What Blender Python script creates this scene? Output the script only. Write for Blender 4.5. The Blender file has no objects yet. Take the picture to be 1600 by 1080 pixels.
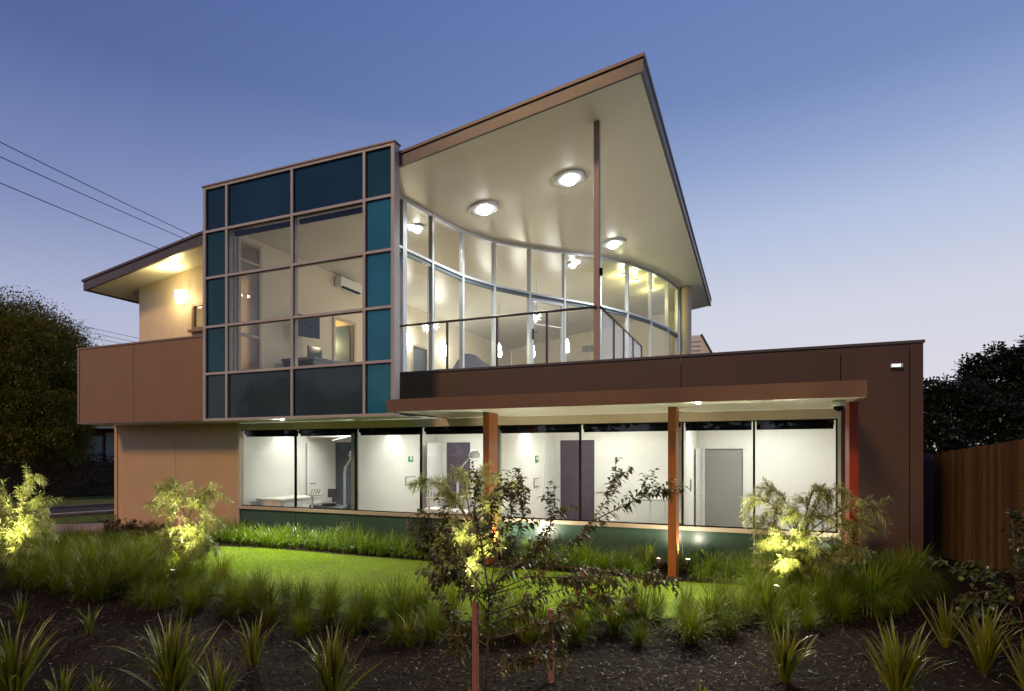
import bpy, math, random
import numpy as np
from mathutils import Vector
R = math.radians
random.seed(7); rng = np.random.default_rng(7)
S = bpy.context.scene; col = S.collection

# ------------------------------------------------------------------ camera, sky, dusk light, exposure
YAW = R(22.49)
cd = bpy.data.cameras.new('camera'); cam = bpy.data.objects.new('camera', cd); col.objects.link(cam); S.camera = cam
cd.sensor_width = 36; cd.lens = 20.5; cd.shift_y = .105; cd.clip_start = .05; cd.clip_end = 3000
cam.location = (0, 0, 2.0); cam.rotation_euler = (R(90), 0, YAW)

W = bpy.data.worlds.new('World'); S.world = W; W.use_nodes = True
wn = W.node_tree; wn.nodes.clear()
def N(nt, t, **k):
    n = nt.nodes.new(t)
    for a, b in k.items(): setattr(n, a, b)
    return n
wo = N(wn, 'ShaderNodeOutputWorld'); bg = N(wn, 'ShaderNodeBackground')
tc = N(wn, 'ShaderNodeTexCoord'); sx = N(wn, 'ShaderNodeSeparateXYZ')
rampA = N(wn, 'ShaderNodeValToRGB'); rampB = N(wn, 'ShaderNodeValToRGB'); mx = N(wn, 'ShaderNodeMix', data_type='RGBA')
def lin(*c): return tuple(((v/255)/12.92 if v/255 <= .04045 else ((v/255+.055)/1.055)**2.4) for v in c) + (1,)
def setramp(rp, st):
    e = rp.color_ramp.elements
    while len(e) > 1: e.remove(e[0])
    e[0].position, e[0].color = st[0]
    for p, c in st[1:]:
        q = e.new(p); q.color = c
    rp.color_ramp.interpolation = 'B_SPLINE' if False else 'EASE' if False else 'LINEAR'
# afterglow side (ahead and right) and darker side (left and behind)
setramp(rampA, [(0, lin(224,222,230)), (.10, lin(220,219,229)), (.22, lin(210,213,228)), (.34, lin(180,194,225)), (.42, lin(147,167,208)), (.50, lin(118,141,190)), (.62, lin(108,131,187)), (1, lin(60,80,140))])
setramp(rampB, [(0, lin(196,198,216)), (.10, lin(190,194,214)), (.20, lin(174,181,210)), (.32, lin(130,143,187)), (.42, lin(106,123,173)), (.50, lin(84,104,158)), (.62, lin(77,97,152)), (1, lin(48,64,118))])
dt = N(wn, 'ShaderNodeVectorMath', operation='DOT_PRODUCT'); dt.inputs[1].default_value = (.50, .866, 0)
mr = N(wn, 'ShaderNodeMapRange', interpolation_type='SMOOTHSTEP'); mr.inputs[1].default_value = -.15; mr.inputs[2].default_value = .95
L = wn.links.new
L(tc.outputs['Generated'], sx.inputs[0]); L(sx.outputs[2], rampA.inputs[0]); L(sx.outputs[2], rampB.inputs[0])
L(tc.outputs['Generated'], dt.inputs[0]); L(dt.outputs['Value'], mr.inputs[0])
L(mr.outputs[0], mx.inputs[0]); L(rampB.outputs[0], mx.inputs[6]); L(rampA.outputs[0], mx.inputs[7])
L(mx.outputs[2], bg.inputs[0]); L(bg.outputs[0], wo.inputs[0])
bg.inputs[1].default_value = 1.0

sd = bpy.data.lights.new('street_glow', 'SUN'); street_glow = bpy.data.objects.new('street_glow', sd); col.objects.link(street_glow)
sd.energy = 1.55; sd.angle = R(11); sd.color = (1, .62, .30)
SUN_DIR = Vector((-.42, -1, .80)).normalized()            # directional stand-in for warm street light, from front-left of the facade
street_glow.rotation_euler = SUN_DIR.to_track_quat('Z', 'Y').to_euler(); street_glow.location = (-10, -20, 12)

S.view_settings.view_transform = 'Standard'; S.view_settings.look = 'None'
S.view_settings.exposure = 0; S.view_settings.gamma = 1; S.view_settings.use_curve_mapping = False
S.cycles.max_bounces = 8; S.cycles.transparent_max_bounces = 24; S.cycles.diffuse_bounces = 4
S.cycles.caustics_reflective = False; S.cycles.caustics_refractive = False
S.cycles.sample_clamp_indirect = 4; S.cycles.use_denoising = True

# ------------------------------------------------------------------ geometry helpers
F = 911.
def ray(x, y):
    a = (x-800)/F; return (.924*a-.3826, .3824*a+.924, (708-y)/F)
def at(x, y, s): r = ray(x, y); return Vector((r[0]*s, r[1]*s, 2+r[2]*s))
def onZ(x, y, z=0):
    r = ray(x, y); s = (z-2)/r[2]; return Vector((r[0]*s, r[1]*s, z))
def onY(x, y, Y): r = ray(x, y); s = Y/r[1]; return Vector((r[0]*s, Y, 2+r[2]*s))
def onX(x, y, X): r = ray(x, y); s = X/r[0]; return Vector((X, r[1]*s, 2+r[2]*s))
def zs(X): return 8.774 + .146*X                          # underside of the big raked roof

def wloc(o):
    v = Vector((0, 0, 0))
    while o is not None: v += o.location; o = o.parent
    return v
def tag(o, label=None, cat=None, group=None, kind=None):
    if label: o['label'] = label
    if cat: o['category'] = cat
    if group: o['group'] = group
    if kind: o['kind'] = kind
    return o
def empty(name, loc, label=None, cat=None, group=None):
    o = bpy.data.objects.new(name, None); col.objects.link(o); o.location = loc; o.empty_display_size = .2
    return tag(o, label, cat, group)
class MB:
    def __init__(s): s.v = []; s.f = []
    def poly(s, pts):
        n = len(s.v); s.v += [tuple(p) for p in pts]; s.f.append(tuple(range(n, n+len(pts)))); return s
    def hexa(s, p):                                        # 8 points: bottom ring 0-3, top ring 4-7
        n = len(s.v); s.v += [tuple(q) for q in p]
        s.f += [(n+3,n+2,n+1,n), (n+4,n+5,n+6,n+7)] + [(n+i, n+(i+1)%4, n+4+(i+1)%4, n+4+i) for i in range(4)]; return s
    def box(s, x0, x1, y0, y1, z0, z1):
        return s.hexa([(x0,y0,z0),(x1,y0,z0),(x1,y1,z0),(x0,y1,z0),(x0,y0,z1),(x1,y0,z1),(x1,y1,z1),(x0,y1,z1)])
    def bar(s, a, b, w, d, up=(0,0,1)):                    # rectangular bar between two points
        a = Vector(a); b = Vector(b); t = (b-a).normalized(); u = t.cross(Vector(up))
        if u.length < 1e-4: u = t.cross(Vector((0,1,0)))
        u.normalize(); n = u.cross(t).normalized(); u = u*w/2; n = n*d/2
        return s.hexa([a-u-n, a+u-n, a+u+n, a-u+n, b-u-n, b+u-n, b+u+n, b-u+n])
    def tube(s, pts, rad, n=8):
        pts = [Vector(p) for p in pts]; k = len(s.v)
        if not hasattr(rad, '__len__'): rad = [rad]*len(pts)
        for i, p in enumerate(pts):
            t = (pts[min(i+1, len(pts)-1)]-pts[max(i-1, 0)]).normalized()
            u = t.cross(Vector((.31,.27,.91))).normalized(); w = t.cross(u)
            for j in range(n):
                a = 2*math.pi*j/n; s.v.append(tuple(p+(u*math.cos(a)+w*math.sin(a))*rad[i]))
        for i in range(len(pts)-1):
            for j in range(n):
                s.f.append((k+i*n+j, k+i*n+(j+1)%n, k+(i+1)*n+(j+1)%n, k+(i+1)*n+j))
        s.f.append(tuple(k+j for j in reversed(range(n)))); m = k+(len(pts)-1)*n; s.f.append(tuple(m+j for j in range(n))); return s
    def lathe(s, c, prof, n=24, axis=None, sc=1):
        c = Vector(c); ax = Vector(axis or (0,0,1)).normalized(); u = ax.cross(Vector((1,0,.01))).normalized(); w = ax.cross(u); k = len(s.v)
        for r, h in prof:
            for j in range(n):
                a = 2*math.pi*j/n; s.v.append(tuple(c+ax*h+(u*math.cos(a)+w*math.sin(a))*max(r, 1e-4)))
        for i in range(len(prof)-1):
            for j in range(n): s.f.append((k+i*n+j, k+i*n+(j+1)%n, k+(i+1)*n+(j+1)%n, k+(i+1)*n+j))
        return s
    def build(s, name, mat, parent=None, smooth=False, bevel=0):
        o0 = wloc(parent); me = bpy.data.meshes.new(name)
        me.from_pydata([(v[0]-o0.x, v[1]-o0.y, v[2]-o0.z) for v in s.v], [], s.f); me.update()
        me.materials.append(mat)
        if smooth: me.polygons.foreach_set('use_smooth', [True]*len(me.polygons))
        o = bpy.data.objects.new(name, me); col.objects.link(o); o.parent = parent
        if bevel:
            m = o.modifiers.new('bevel', 'BEVEL'); m.width = bevel; m.segments = 2; m.limit_method = 'ANGLE'
        return o
def npmesh(name, V, Fc, mat, parent=None, smooth=False):
    """V (n,3) array, Fc (m,k) array of one face size"""
    me = bpy.data.meshes.new(name); V = np.asarray(V, np.float32); Fc = np.asarray(Fc, np.int32); m, k = Fc.shape
    if parent is not None: V = V - np.array(wloc(parent), np.float32)
    me.vertices.add(len(V)); me.vertices.foreach_set('co', V.ravel())
    me.loops.add(m*k); me.loops.foreach_set('vertex_index', Fc.ravel())
    me.polygons.add(m); me.polygons.foreach_set('loop_start', np.arange(0, m*k, k, dtype=np.int32))
    me.update(calc_edges=True); me.materials.append(mat)
    if smooth: me.polygons.foreach_set('use_smooth', np.ones(m, bool))
    o = bpy.data.objects.new(name, me); col.objects.link(o); o.parent = parent; return o
def unit(a): return a/np.maximum(np.linalg.norm(a, axis=1, keepdims=True), 1e-6)
def leaves(P, D, Ln, Wd, droop=.25, fold=.15):
    """two-quad leaves: base P, direction D"""
    n = len(P); D = unit(D); up = np.tile([0,0,1.], (n,1)) + rng.normal(0, .35, (n,3)); Sd = unit(np.cross(D, up)); Nn = unit(np.cross(Sd, D))
    Ln = np.broadcast_to(Ln, n)[:,None]; Wd = np.broadcast_to(Wd, n)[:,None]
    m = P + D*Ln*.5; tip = P + D*Ln - np.array([0,0,1.])*Ln*droop
    V = np.stack([P, m+Sd*Wd/2-Nn*Wd*fold, tip, m-Sd*Wd/2-Nn*Wd*fold, m], 1).reshape(-1,3)
    i = np.arange(n)[:,None]*5
    Fc = np.concatenate([i+np.array([[0,1,4]]), i+np.array([[1,2,4]]), i+np.array([[0,4,3]]), i+np.array([[4,2,3]])])
    return V, Fc
def copy_tree(o, parent=None):
    c = o.copy(); col.objects.link(c); c.parent = parent
    for ch in list(o.children): copy_tree(ch, c)
    return c

# ------------------------------------------------------------------ materials
def mat(name, c, rough=.6, var=.0, scale=6., bump=0., bscale=60., metal=0., streak=None, spec=.5, c2=None):
    m = bpy.data.materials.new(name); m.use_nodes = True; nt = m.node_tree; b = nt.nodes['Principled BSDF']; lk = nt.links.new
    b.inputs['Roughness'].default_value = rough; b.inputs['Metallic'].default_value = metal; b.inputs['Specular IOR Level'].default_value = spec
    c = tuple(c)+(1,) if len(c) == 3 else c; b.inputs['Base Color'].default_value = c
    tc = N(nt, 'ShaderNodeTexCoord'); src = tc.outputs['Object']
    if streak:
        mp = N(nt, 'ShaderNodeMapping'); mp.inputs[3].default_value = streak; lk(src, mp.inputs[0]); src = mp.outputs[0]
    if var or c2:
        nz = N(nt, 'ShaderNodeTexNoise'); nz.inputs['Scale'].default_value = scale; nz.inputs['Detail'].default_value = 5; nz.inputs['Roughness'].default_value = .6; lk(src, nz.inputs[0])
        rp = N(nt, 'ShaderNodeValToRGB'); lo = tuple(v*(1-var) for v in c[:3])+(1,); hi = tuple(min(1, v*(1+var)) for v in c[:3])+(1,)
        if c2: hi = tuple(c2)+(1,) if len(c2) == 3 else c2
        rp.color_ramp.elements[0].position = .3; rp.color_ramp.elements[0].color = lo
        rp.color_ramp.elements[1].position = .7; rp.color_ramp.elements[1].color = hi
        lk(nz.outputs[0], rp.inputs[0]); lk(rp.outputs[0], b.inputs['Base Color'])
        rr = N(nt, 'ShaderNodeMapRange'); rr.inputs[3].default_value = rough*.85; rr.inputs[4].default_value = min(1, rough*1.15)
        lk(nz.outputs[0], rr.inputs[0]); lk(rr.outputs[0], b.inputs['Roughness'])
    if bump:
        nb = N(nt, 'ShaderNodeTexNoise'); nb.inputs['Scale'].default_value = bscale; nb.inputs['Detail'].default_value = 4; lk(src, nb.inputs[0])
        bp = N(nt, 'ShaderNodeBump'); bp.inputs['Strength'].default_value = bump; bp.inputs['Distance'].default_value = .02
        lk(nb.outputs[0], bp.inputs['Height']); lk(bp.outputs[0], b.inputs['Normal'])
    return m
def emis(name, c, st, base=(.8,.8,.8)):
    m = mat(name, base, .4); b = m.node_tree.nodes['Principled BSDF']
    b.inputs['Emission Color'].default_value = tuple(c)+(1,); b.inputs['Emission Strength'].default_value = st; return m
def glass(name, tint=(.97,.98,.97), f0=.035, rough=0.):
    m = bpy.data.materials.new(name); m.use_nodes = True; nt = m.node_tree; nt.nodes.clear(); lk = nt.links.new
    out = N(nt, 'ShaderNodeOutputMaterial'); tr = N(nt, 'ShaderNodeBsdfTransparent'); gl = N(nt, 'ShaderNodeBsdfGlossy'); mx = N(nt, 'ShaderNodeMixShader')
    tr.inputs[0].default_value = tint+(1,); gl.inputs['Roughness'].default_value = rough
    lw = N(nt, 'ShaderNodeLayerWeight'); lw.inputs[0].default_value = .5
    pw = N(nt, 'ShaderNodeMath', operation='POWER'); pw.inputs[1].default_value = 5
    ma = N(nt, 'ShaderNodeMath', operation='MULTIPLY_ADD'); ma.inputs[1].default_value = .9; ma.inputs[2].default_value = f0
    lk(lw.outputs['Facing'], pw.inputs[0]); lk(pw.outputs[0], ma.inputs[0]); lk(ma.outputs[0], mx.inputs[0])
    lk(tr.outputs[0], mx.inputs[1]); lk(gl.outputs[0], mx.inputs[2]); lk(mx.outputs[0], out.inputs[0]); return m
def tinted(name, c, trans=.5, rough=.08):                  # coloured translucent spandrel glass
    m = bpy.data.materials.new(name); m.use_nodes = True; nt = m.node_tree; nt.nodes.clear(); lk = nt.links.new
    out = N(nt, 'ShaderNodeOutputMaterial'); d = N(nt, 'ShaderNodeBsdfDiffuse'); t = N(nt, 'ShaderNodeBsdfTranslucent'); g = N(nt, 'ShaderNodeBsdfGlossy')
    m1 = N(nt, 'ShaderNodeMixShader'); m2 = N(nt, 'ShaderNodeMixShader'); m1.inputs[0].default_value = trans
    tc = N(nt, 'ShaderNodeTexCoord'); nz = N(nt, 'ShaderNodeTexNoise'); nz.inputs['Scale'].default_value = .7; lk(tc.outputs['Object'], nz.inputs[0])
    rp = N(nt, 'ShaderNodeValToRGB'); rp.color_ramp.elements[0].position = .3; rp.color_ramp.elements[1].position = .7
    rp.color_ramp.elements[0].color = tuple(v*.85 for v in c)+(1,); rp.color_ramp.elements[1].color = tuple(v*1.15 for v in c)+(1,)
    lk(nz.outputs[0], rp.inputs[0]); lk(rp.outputs[0], d.inputs[0]); lk(rp.outputs[0], t.inputs[0])
    g.inputs['Roughness'].default_value = rough
    lw = N(nt, 'ShaderNodeLayerWeight'); lw.inputs[0].default_value = .5; pw = N(nt, 'ShaderNodeMath', operation='POWER'); pw.inputs[1].default_value = 5
    ma = N(nt, 'ShaderNodeMath', operation='MULTIPLY_ADD'); ma.inputs[1].default_value = .9; ma.inputs[2].default_value = .035
    n2 = N(nt, 'ShaderNodeTexNoise'); n2.inputs['Scale'].default_value = 1.7; lk(tc.outputs['Object'], n2.inputs[0]); bp = N(nt, 'ShaderNodeBump'); bp.inputs['Strength'].default_value = .25; bp.inputs['Distance'].default_value = .02
    lk(n2.outputs[0], bp.inputs['Height']); lk(bp.outputs[0], g.inputs['Normal'])
    lk(lw.outputs['Facing'], pw.inputs[0]); lk(pw.outputs[0], ma.inputs[0]); lk(ma.outputs[0], m2.inputs[0])
    lk(d.outputs[0], m1.inputs[1]); lk(t.outputs[0], m1.inputs[2]); lk(m1.outputs[0], m2.inputs[1]); lk(g.outputs[0], m2.inputs[2]); lk(m2.outputs[0], out.inputs[0]); return m
def leafmat(name, c1, c2, trans=.35, gloss=.06, rough=.4, c3=None):
    m = bpy.data.materials.new(name); m.use_nodes = True; nt = m.node_tree; nt.nodes.clear(); lk = nt.links.new
    out = N(nt, 'ShaderNodeOutputMaterial'); d = N(nt, 'ShaderNodeBsdfDiffuse'); t = N(nt, 'ShaderNodeBsdfTranslucent'); g = N(nt, 'ShaderNodeBsdfGlossy')
    m1 = N(nt, 'ShaderNodeMixShader'); m2 = N(nt, 'ShaderNodeMixShader'); m1.inputs[0].default_value = trans; m2.inputs[0].default_value = gloss
    geo = N(nt, 'ShaderNodeNewGeometry'); rp = N(nt, 'ShaderNodeValToRGB'); rp.color_ramp.elements[0].color = tuple(c1)+(1,); rp.color_ramp.elements[1].color = tuple(c2)+(1,)
    if c3:
        rp.color_ramp.elements[1].position = .94; q = rp.color_ramp.elements.new(1.0); q.color = tuple(c3)+(1,)
    g.inputs['Roughness'].default_value = rough
    oi = N(nt, 'ShaderNodeObjectInfo'); hs = N(nt, 'ShaderNodeHueSaturation'); mr = N(nt, 'ShaderNodeMapRange'); mr.inputs[3].default_value = .72; mr.inputs[4].default_value = 1.3
    lk(oi.outputs['Random'], mr.inputs[0]); lk(mr.outputs[0], hs.inputs['Value']); lk(rp.outputs[0], hs.inputs['Color'])
    lk(geo.outputs['Random Per Island'], rp.inputs[0]); lk(hs.outputs[0], d.inputs[0]); lk(hs.outputs[0], t.inputs[0])
    lk(d.outputs[0], m1.inputs[1]); lk(t.outputs[0], m1.inputs[2]); lk(m1.outputs[0], m2.inputs[1]); lk(g.outputs[0], m2.inputs[2]); lk(m2.outputs[0], out.inputs[0]); return m

M = {}
M['tan'] = mat('tan_cladding', (.56,.38,.21), .55, .06, 1.1, .02, 120, streak=(2,1,.6))
M['terra'] = mat('terracotta_cladding', (.255,.134,.052), .5, .06, 1.1, .02, 120, streak=(2,1,.6))
M['choc'] = mat('chocolate_cladding', (.070,.035,.020), .5, .08, 1.1, .02, 120, streak=(2,1,.6))
M['trim'] = mat('brown_trim', (.24,.145,.09), .4, .05, 3)
M['fascia'] = mat('fascia_brown', (.080,.060,.058), .4, .06, 2)
M['lip'] = mat('dark_gutter_lip', (.10,.058,.055), .4)
M['canopyf'] = mat('canopy_fascia', (.155,.08,.040), .45, .06, 2)
M['mull'] = mat('rose_mullion', (.44,.385,.37), .35, .04, 5)
M['soffit'] = mat('cream_soffit', (.66,.64,.55), .30, .03, .8, spec=.5)
M['cream'] = mat('cream_wall', (.72,.60,.42), .6, .05, 1.5, streak=(3,1,.4))
M['beige'] = mat('beige_frame', (.52,.43,.32), .45, .04, 3)
M['alu'] = mat('silver_aluminium', (.50,.52,.56), .32, .03, 4, metal=.35)
M['darkalu'] = mat('dark_bronze_metal', (.07,.06,.055), .3, metal=.4)
M['steel'] = mat('grey_frame', (.28,.28,.27), .4)
M['black'] = mat('black_seal', (.006,.006,.006), .8, spec=.1)
M['white'] = mat('white_plaster', (.80,.79,.74), .7, .02, 1)
M['ceilw'] = mat('white_ceiling', (.8,.8,.78), .8)
M['warmw'] = mat('warm_white_plaster', (.72,.64,.50), .7, .03, 1)
M['purple'] = mat('purple_door', (.085,.062,.095), .5, .05, 2)
M['grey'] = mat('grey_door', (.30,.30,.28), .5, .04, 2)
M['slate'] = mat('slate_blue', (.075,.095,.12), .45)
M['orangep'] = mat('orange_brown_post', (.34,.10,.020), .5, .12, 3, streak=(6,6,.5))
M['redp'] = mat('red_post', (.32,.035,.006), .5, .12, 3, streak=(6,6,.5))
M['deckpost'] = mat('deck_post_brown', (.36,.25,.21), .45, .05, 3)
M['green_sp'] = tinted('green_spandrel', (.065,.125,.10), .0, .25)
M['teal'] = tinted('teal_spandrel', (.04,.26,.40), .45)
M['teal_d'] = tinted('dimly_lit_teal_spandrel', (.022,.115,.165), .45)  # same teal glass, the left column's weaker lighting put into its colour
M['navy'] = tinted('navy_spandrel', (.012,.045,.095), .1)
M['charc'] = tinted('charcoal_spandrel', (.038,.06,.078), .1)
M['glass'] = glass('clear_glass'); M['rail_glass'] = glass('rail_glass', (.98,.985,.98), .03)
M['floor'] = mat('timber_floor', (.22,.16,.11), .35, .1, 2)
M['concrete'] = mat('concrete', (.34,.25,.19), .8, .15, 2, .1, 80)
M['deckf'] = mat('pale_deck_tiles', (.50,.49,.44), .6, .08, 3)
M['asphalt'] = mat('asphalt', (.05,.047,.047), .85, .15, 3, .2, 200)
M['paint'] = mat('road_paint', (.7,.7,.68), .6)
M['ground'] = mat('dark_earth', (.045,.05,.025), .95, .3, .6, .3, 30, c2=(.06,.08,.025))
M['verge'] = mat('verge_grass', (.10,.13,.02), .9, .3, 3, .5, 90)
M['lawn'] = mat('lawn_turf', (.12,.20,.003), .9, .3, 1.6, .5, 150, c2=(.20,.30,.005))
M['mulchg'] = mat('mulch_bed', (.009,.005,.003), .95, .4, 25, .9, 70, c2=(.022,.013,.008), spec=.08)
M['chip'] = leafmat('bark_chip', (.010,.006,.004), (.045,.029,.018), 0, .025, .45, c3=(.30,.23,.16))
M['fence'] = mat('fence_timber', (.105,.058,.022), .7, .28, 5, .3, 60, streak=(9,9,.7))
def objvar(m, lo, hi):
    nt = m.node_tree; b = nt.nodes['Principled BSDF']; oi = N(nt, 'ShaderNodeObjectInfo'); hs = N(nt, 'ShaderNodeHueSaturation'); mr = N(nt, 'ShaderNodeMapRange'); mr.inputs[3].default_value = lo; mr.inputs[4].default_value = hi
    src = b.inputs['Base Color'].links[0].from_socket; nt.links.new(src, hs.inputs['Color']); nt.links.new(oi.outputs['Random'], mr.inputs[0]); nt.links.new(mr.outputs[0], hs.inputs['Value']); nt.links.new(hs.outputs[0], b.inputs['Base Color'])
objvar(M['fence'], .6, 1.35)
M['tank'] = mat('plum_tank', (.055,.035,.036), .8, .08, 3, spec=.1)
M['bark'] = mat('bark', (.10,.065,.04), .9, .3, 20, .6, 60)
M['stake'] = mat('stake_timber', (.30,.12,.075), .8, .2, 12, .3, 80, streak=(12,12,1))
M['stem'] = mat('young_stem', (.14,.075,.045), .8, .25, 25)
M['bottle'] = leafmat('bottlebrush_leaf', (.22,.25,.05), (.42,.44,.14), .35, .08, .4)
M['crepe'] = leafmat('crepe_myrtle_leaf', (.055,.055,.008), (.13,.115,.018), .35, .05, .45, c3=(.26,.06,.02))
M['citrus'] = leafmat('citrus_leaf', (.05,.085,.015), (.12,.15,.03), .3, .10, .35)
M['tuss'] = leafmat('tussock_blade', (.065,.095,.003), (.17,.205,.005), .35, .03, .5, c3=(.24,.18,.03))
M['bed'] = leafmat('strappy_blade', (.10,.19,.004), (.24,.36,.010), .35, .06, .4)
M['flax'] = leafmat('flax_blade', (.09,.115,.006), (.20,.19,.014), .28, .06, .35, c3=(.26,.13,.035))
M['lawnb'] = leafmat('lawn_blade', (.22,.36,.004), (.40,.55,.012), .4, .04, .5)
M['conif'] = leafmat('conifer_leaf', (.10,.10,.010), (.22,.20,.020), .2, .03, .5)
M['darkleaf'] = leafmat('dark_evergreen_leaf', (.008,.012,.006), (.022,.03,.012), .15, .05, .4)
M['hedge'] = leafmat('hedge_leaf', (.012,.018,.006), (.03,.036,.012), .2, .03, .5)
M['brick'] = mat('red_brick', (.16,.06,.04), .9, .2, 8)
M['rooft'] = mat('dark_roof', (.05,.045,.05), .8)
M['lampglow'] = emis('lamp_glow', (1,1,.97), 45)
M['warmglow'] = emis('warm_glow', (1,.84,.5), 8)
M['yelglow'] = emis('yellow_spot_glow', (1,.95,.5), 16)
M['starglow'] = emis('star_glow', (1,.86,.62), 14)
M['upglow'] = emis('uplight_lens', (1,.9,.6), 22)
M['panelglow'] = emis('panel_glow', (1,1,.98), 6)
M['blind'] = mat('roller_blind', (.006,.007,.008), .9, spec=.05)
M['plastic'] = mat('white_plastic', (.78,.78,.76), .35)
M['screen'] = mat('tv_screen', (.02,.025,.03), .12)
M['fabric'] = mat('blue_grey_upholstery', (.10,.10,.16), .85, .1, 8)
M['green_sign'] = emis('green_sign', (.04,.4,.15), .08, (.04,.28,.10))
M['cable'] = mat('cable', (.008,.008,.01), .6)
M['fruit'] = mat('green_fruit', (.14,.17,.03), .4)

def light(name, kind, loc, power, colr=(1,1,1), size=.2, target=None, spot=None, blend=.6, parent=None):
    ld = bpy.data.lights.new(name, kind); ld.energy = power; ld.color = colr
    if kind == 'AREA': ld.shape = 'DISK'; ld.size = size
    elif kind in ('POINT', 'SPOT'): ld.shadow_soft_size = size
    if kind == 'SPOT': ld.spot_size = R(spot or 90); ld.spot_blend = blend
    o = bpy.data.objects.new(name, ld); col.objects.link(o)
    if parent: o.parent = parent; o.location = Vector(loc)-wloc(parent)
    else: o.location = loc
    if target is not None: o.rotation_euler = (Vector(target)-Vector(loc)).to_track_quat('-Z', 'Y').to_euler()
    return o

# ------------------------------------------------------------------ ground, lawn, bed, street
def sheet(name, pts, m, z, kind='structure'):
    o = MB().poly([(p[0], p[1], z) for p in pts]).build(name, m); tag(o, kind=kind); return o
sheet('ground', [(-900,-300), (900,-300), (900,1500), (-900,1500)], M['ground'], -.03)
sheet('mulch_bed', [(-13.5,-3), (9,-3), (9,14.2), (3.2,14.2), (2.5,10.9), (-16.4,10.9), (-16.2,9.0), (-13.5,4)], M['mulchg'], 0)
lawnp = [(-12.3,6.8), (-11.9,8.1), (-11.2,9.0), (-9.5,9.25), (-4.9,9.3), (-4.2,9.15), (-3.2,9.3), (-1.2,9.3), (.2,9.45), (.9,9.2), (.7,8.4), (-.7,7.35), (-2.2,6.5), (-3.9,5.9), (-6,5.9), (-8.2,6.2), (-10.5,6.2)]
sheet('lawn', lawnp, M['lawn'], .012)
dv = [onZ(-500, 850), onZ(60, 842), onZ(150, 836), onZ(200, 826), onZ(176, 817), onZ(60, 821), onZ(-500, 832)]
sheet('driveway', dv, M['concrete'], .008)
dd = Vector((.30,.954,0)).normalized()
def strip(name, s0, s1, m, z, off=60):
    a = Vector((-1.062*s0, .643*s0, 0)); b = Vector((-1.062*s1, .643*s1, 0))
    return sheet(name, [a-dd*off, a+dd*off*.9, b+dd*off*.9, b-dd*off], m, z)
strip('near_verge', 16.9, 18.7, M['verge'], -.02)
strip('road', 18.8, 21.6, M['asphalt'], -.022)
strip('road_marking', 19.9, 20.05, M['paint'], -.016)
strip('far_verge', 21.75, 27, M['verge'], -.02)
def kerb(s):
    a = Vector((-1.062*s, .643*s, 0)); MBk = MB(); MBk.bar(a-dd*60+Vector((0,0,.02)), a+dd*54+Vector((0,0,.02)), .15, .12); o = MBk.build('kerb', M['concrete']); tag(o, kind='structure')
kerb(18.74); kerb(21.68)

# ------------------------------------------------------------------ the building
B = empty('office_building', (-7, 10.8, 0), 'two storey clinic building with raked roof, blue glass screen and curved glass wall', 'building')
YF, YC, ZB = 10.78, 9.85, 2.76
XL, XR = -16.45, 2.43
def part(name, mb, m, parent=B, **k): return mb.build(name, m, parent, **k)
# lower left wall, its edge trim and shadow-line joints
for x0, x1 in ((-16.30,-14.05), (-14.04,-11.84)):
    part('wall_panel', MB().box(x0, x1, YF, YF+.1, 0, ZB), M['tan'])
part('corner_trim', MB().box(XL, -16.33, YF-.01, YF+.2, 0, ZB-.005), M['tan'])
part('side_wall', MB().box(XL+.01, XL+.2, YF+.21, 15, 0, 3.6), M['tan'])
part('rear_wall', MB().box(XL+.21, -11.1, 14.8, 15, 0, 7.0).box(-11.0, 2.4, 26.9, 27.0, 0, 3.6), M['tan'])
part('side_wall', MB().box(2.25, 2.42, 10.98, 15.2, 0, 3.7).box(2.25, 2.42, 15.2, 26.9, 0, 3.6), M['choc'])
# overhanging floor
part('floor_slab', MB().box(-16.44, -7.42, YC+.12, YF-.02, ZB+.02, 3.60), M['soffit'])
part('floor_slab', MB().box(-16.2, 2.24, YF+.12, 26.85, 2.86, 3.60), M['floor'])
part('overhang_soffit', MB().box(-16.40, -6.64, YC+.05, YF+.1, ZB-.012, ZB+.015), M['soffit'])
# balcony parapet on the left
for x0, x1 in ((-16.42,-14.32), (-14.308,-11.90)):
    part('balcony_panel', MB().box(x0, x1, YC, YC+.1, 2.80, 4.72), M['terra'])
part('coping', MB().box(-16.50, -11.87, YC-.02, YC+.15, 4.722, 4.765), M['trim'])
part('corner_trim', MB().box(-16.50, -16.425, YC-.012, YC+.14, 2.77, 4.72), M['trim'])
part('edge_trim', MB().box(-16.42, -11.87, YC-.012, YC+.13, 2.765, 2.797), M['trim'])
part('balcony_side', MB().box(-16.44, -16.36, YC+.145, 15, 2.80, 4.72), M['terra'])
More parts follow.
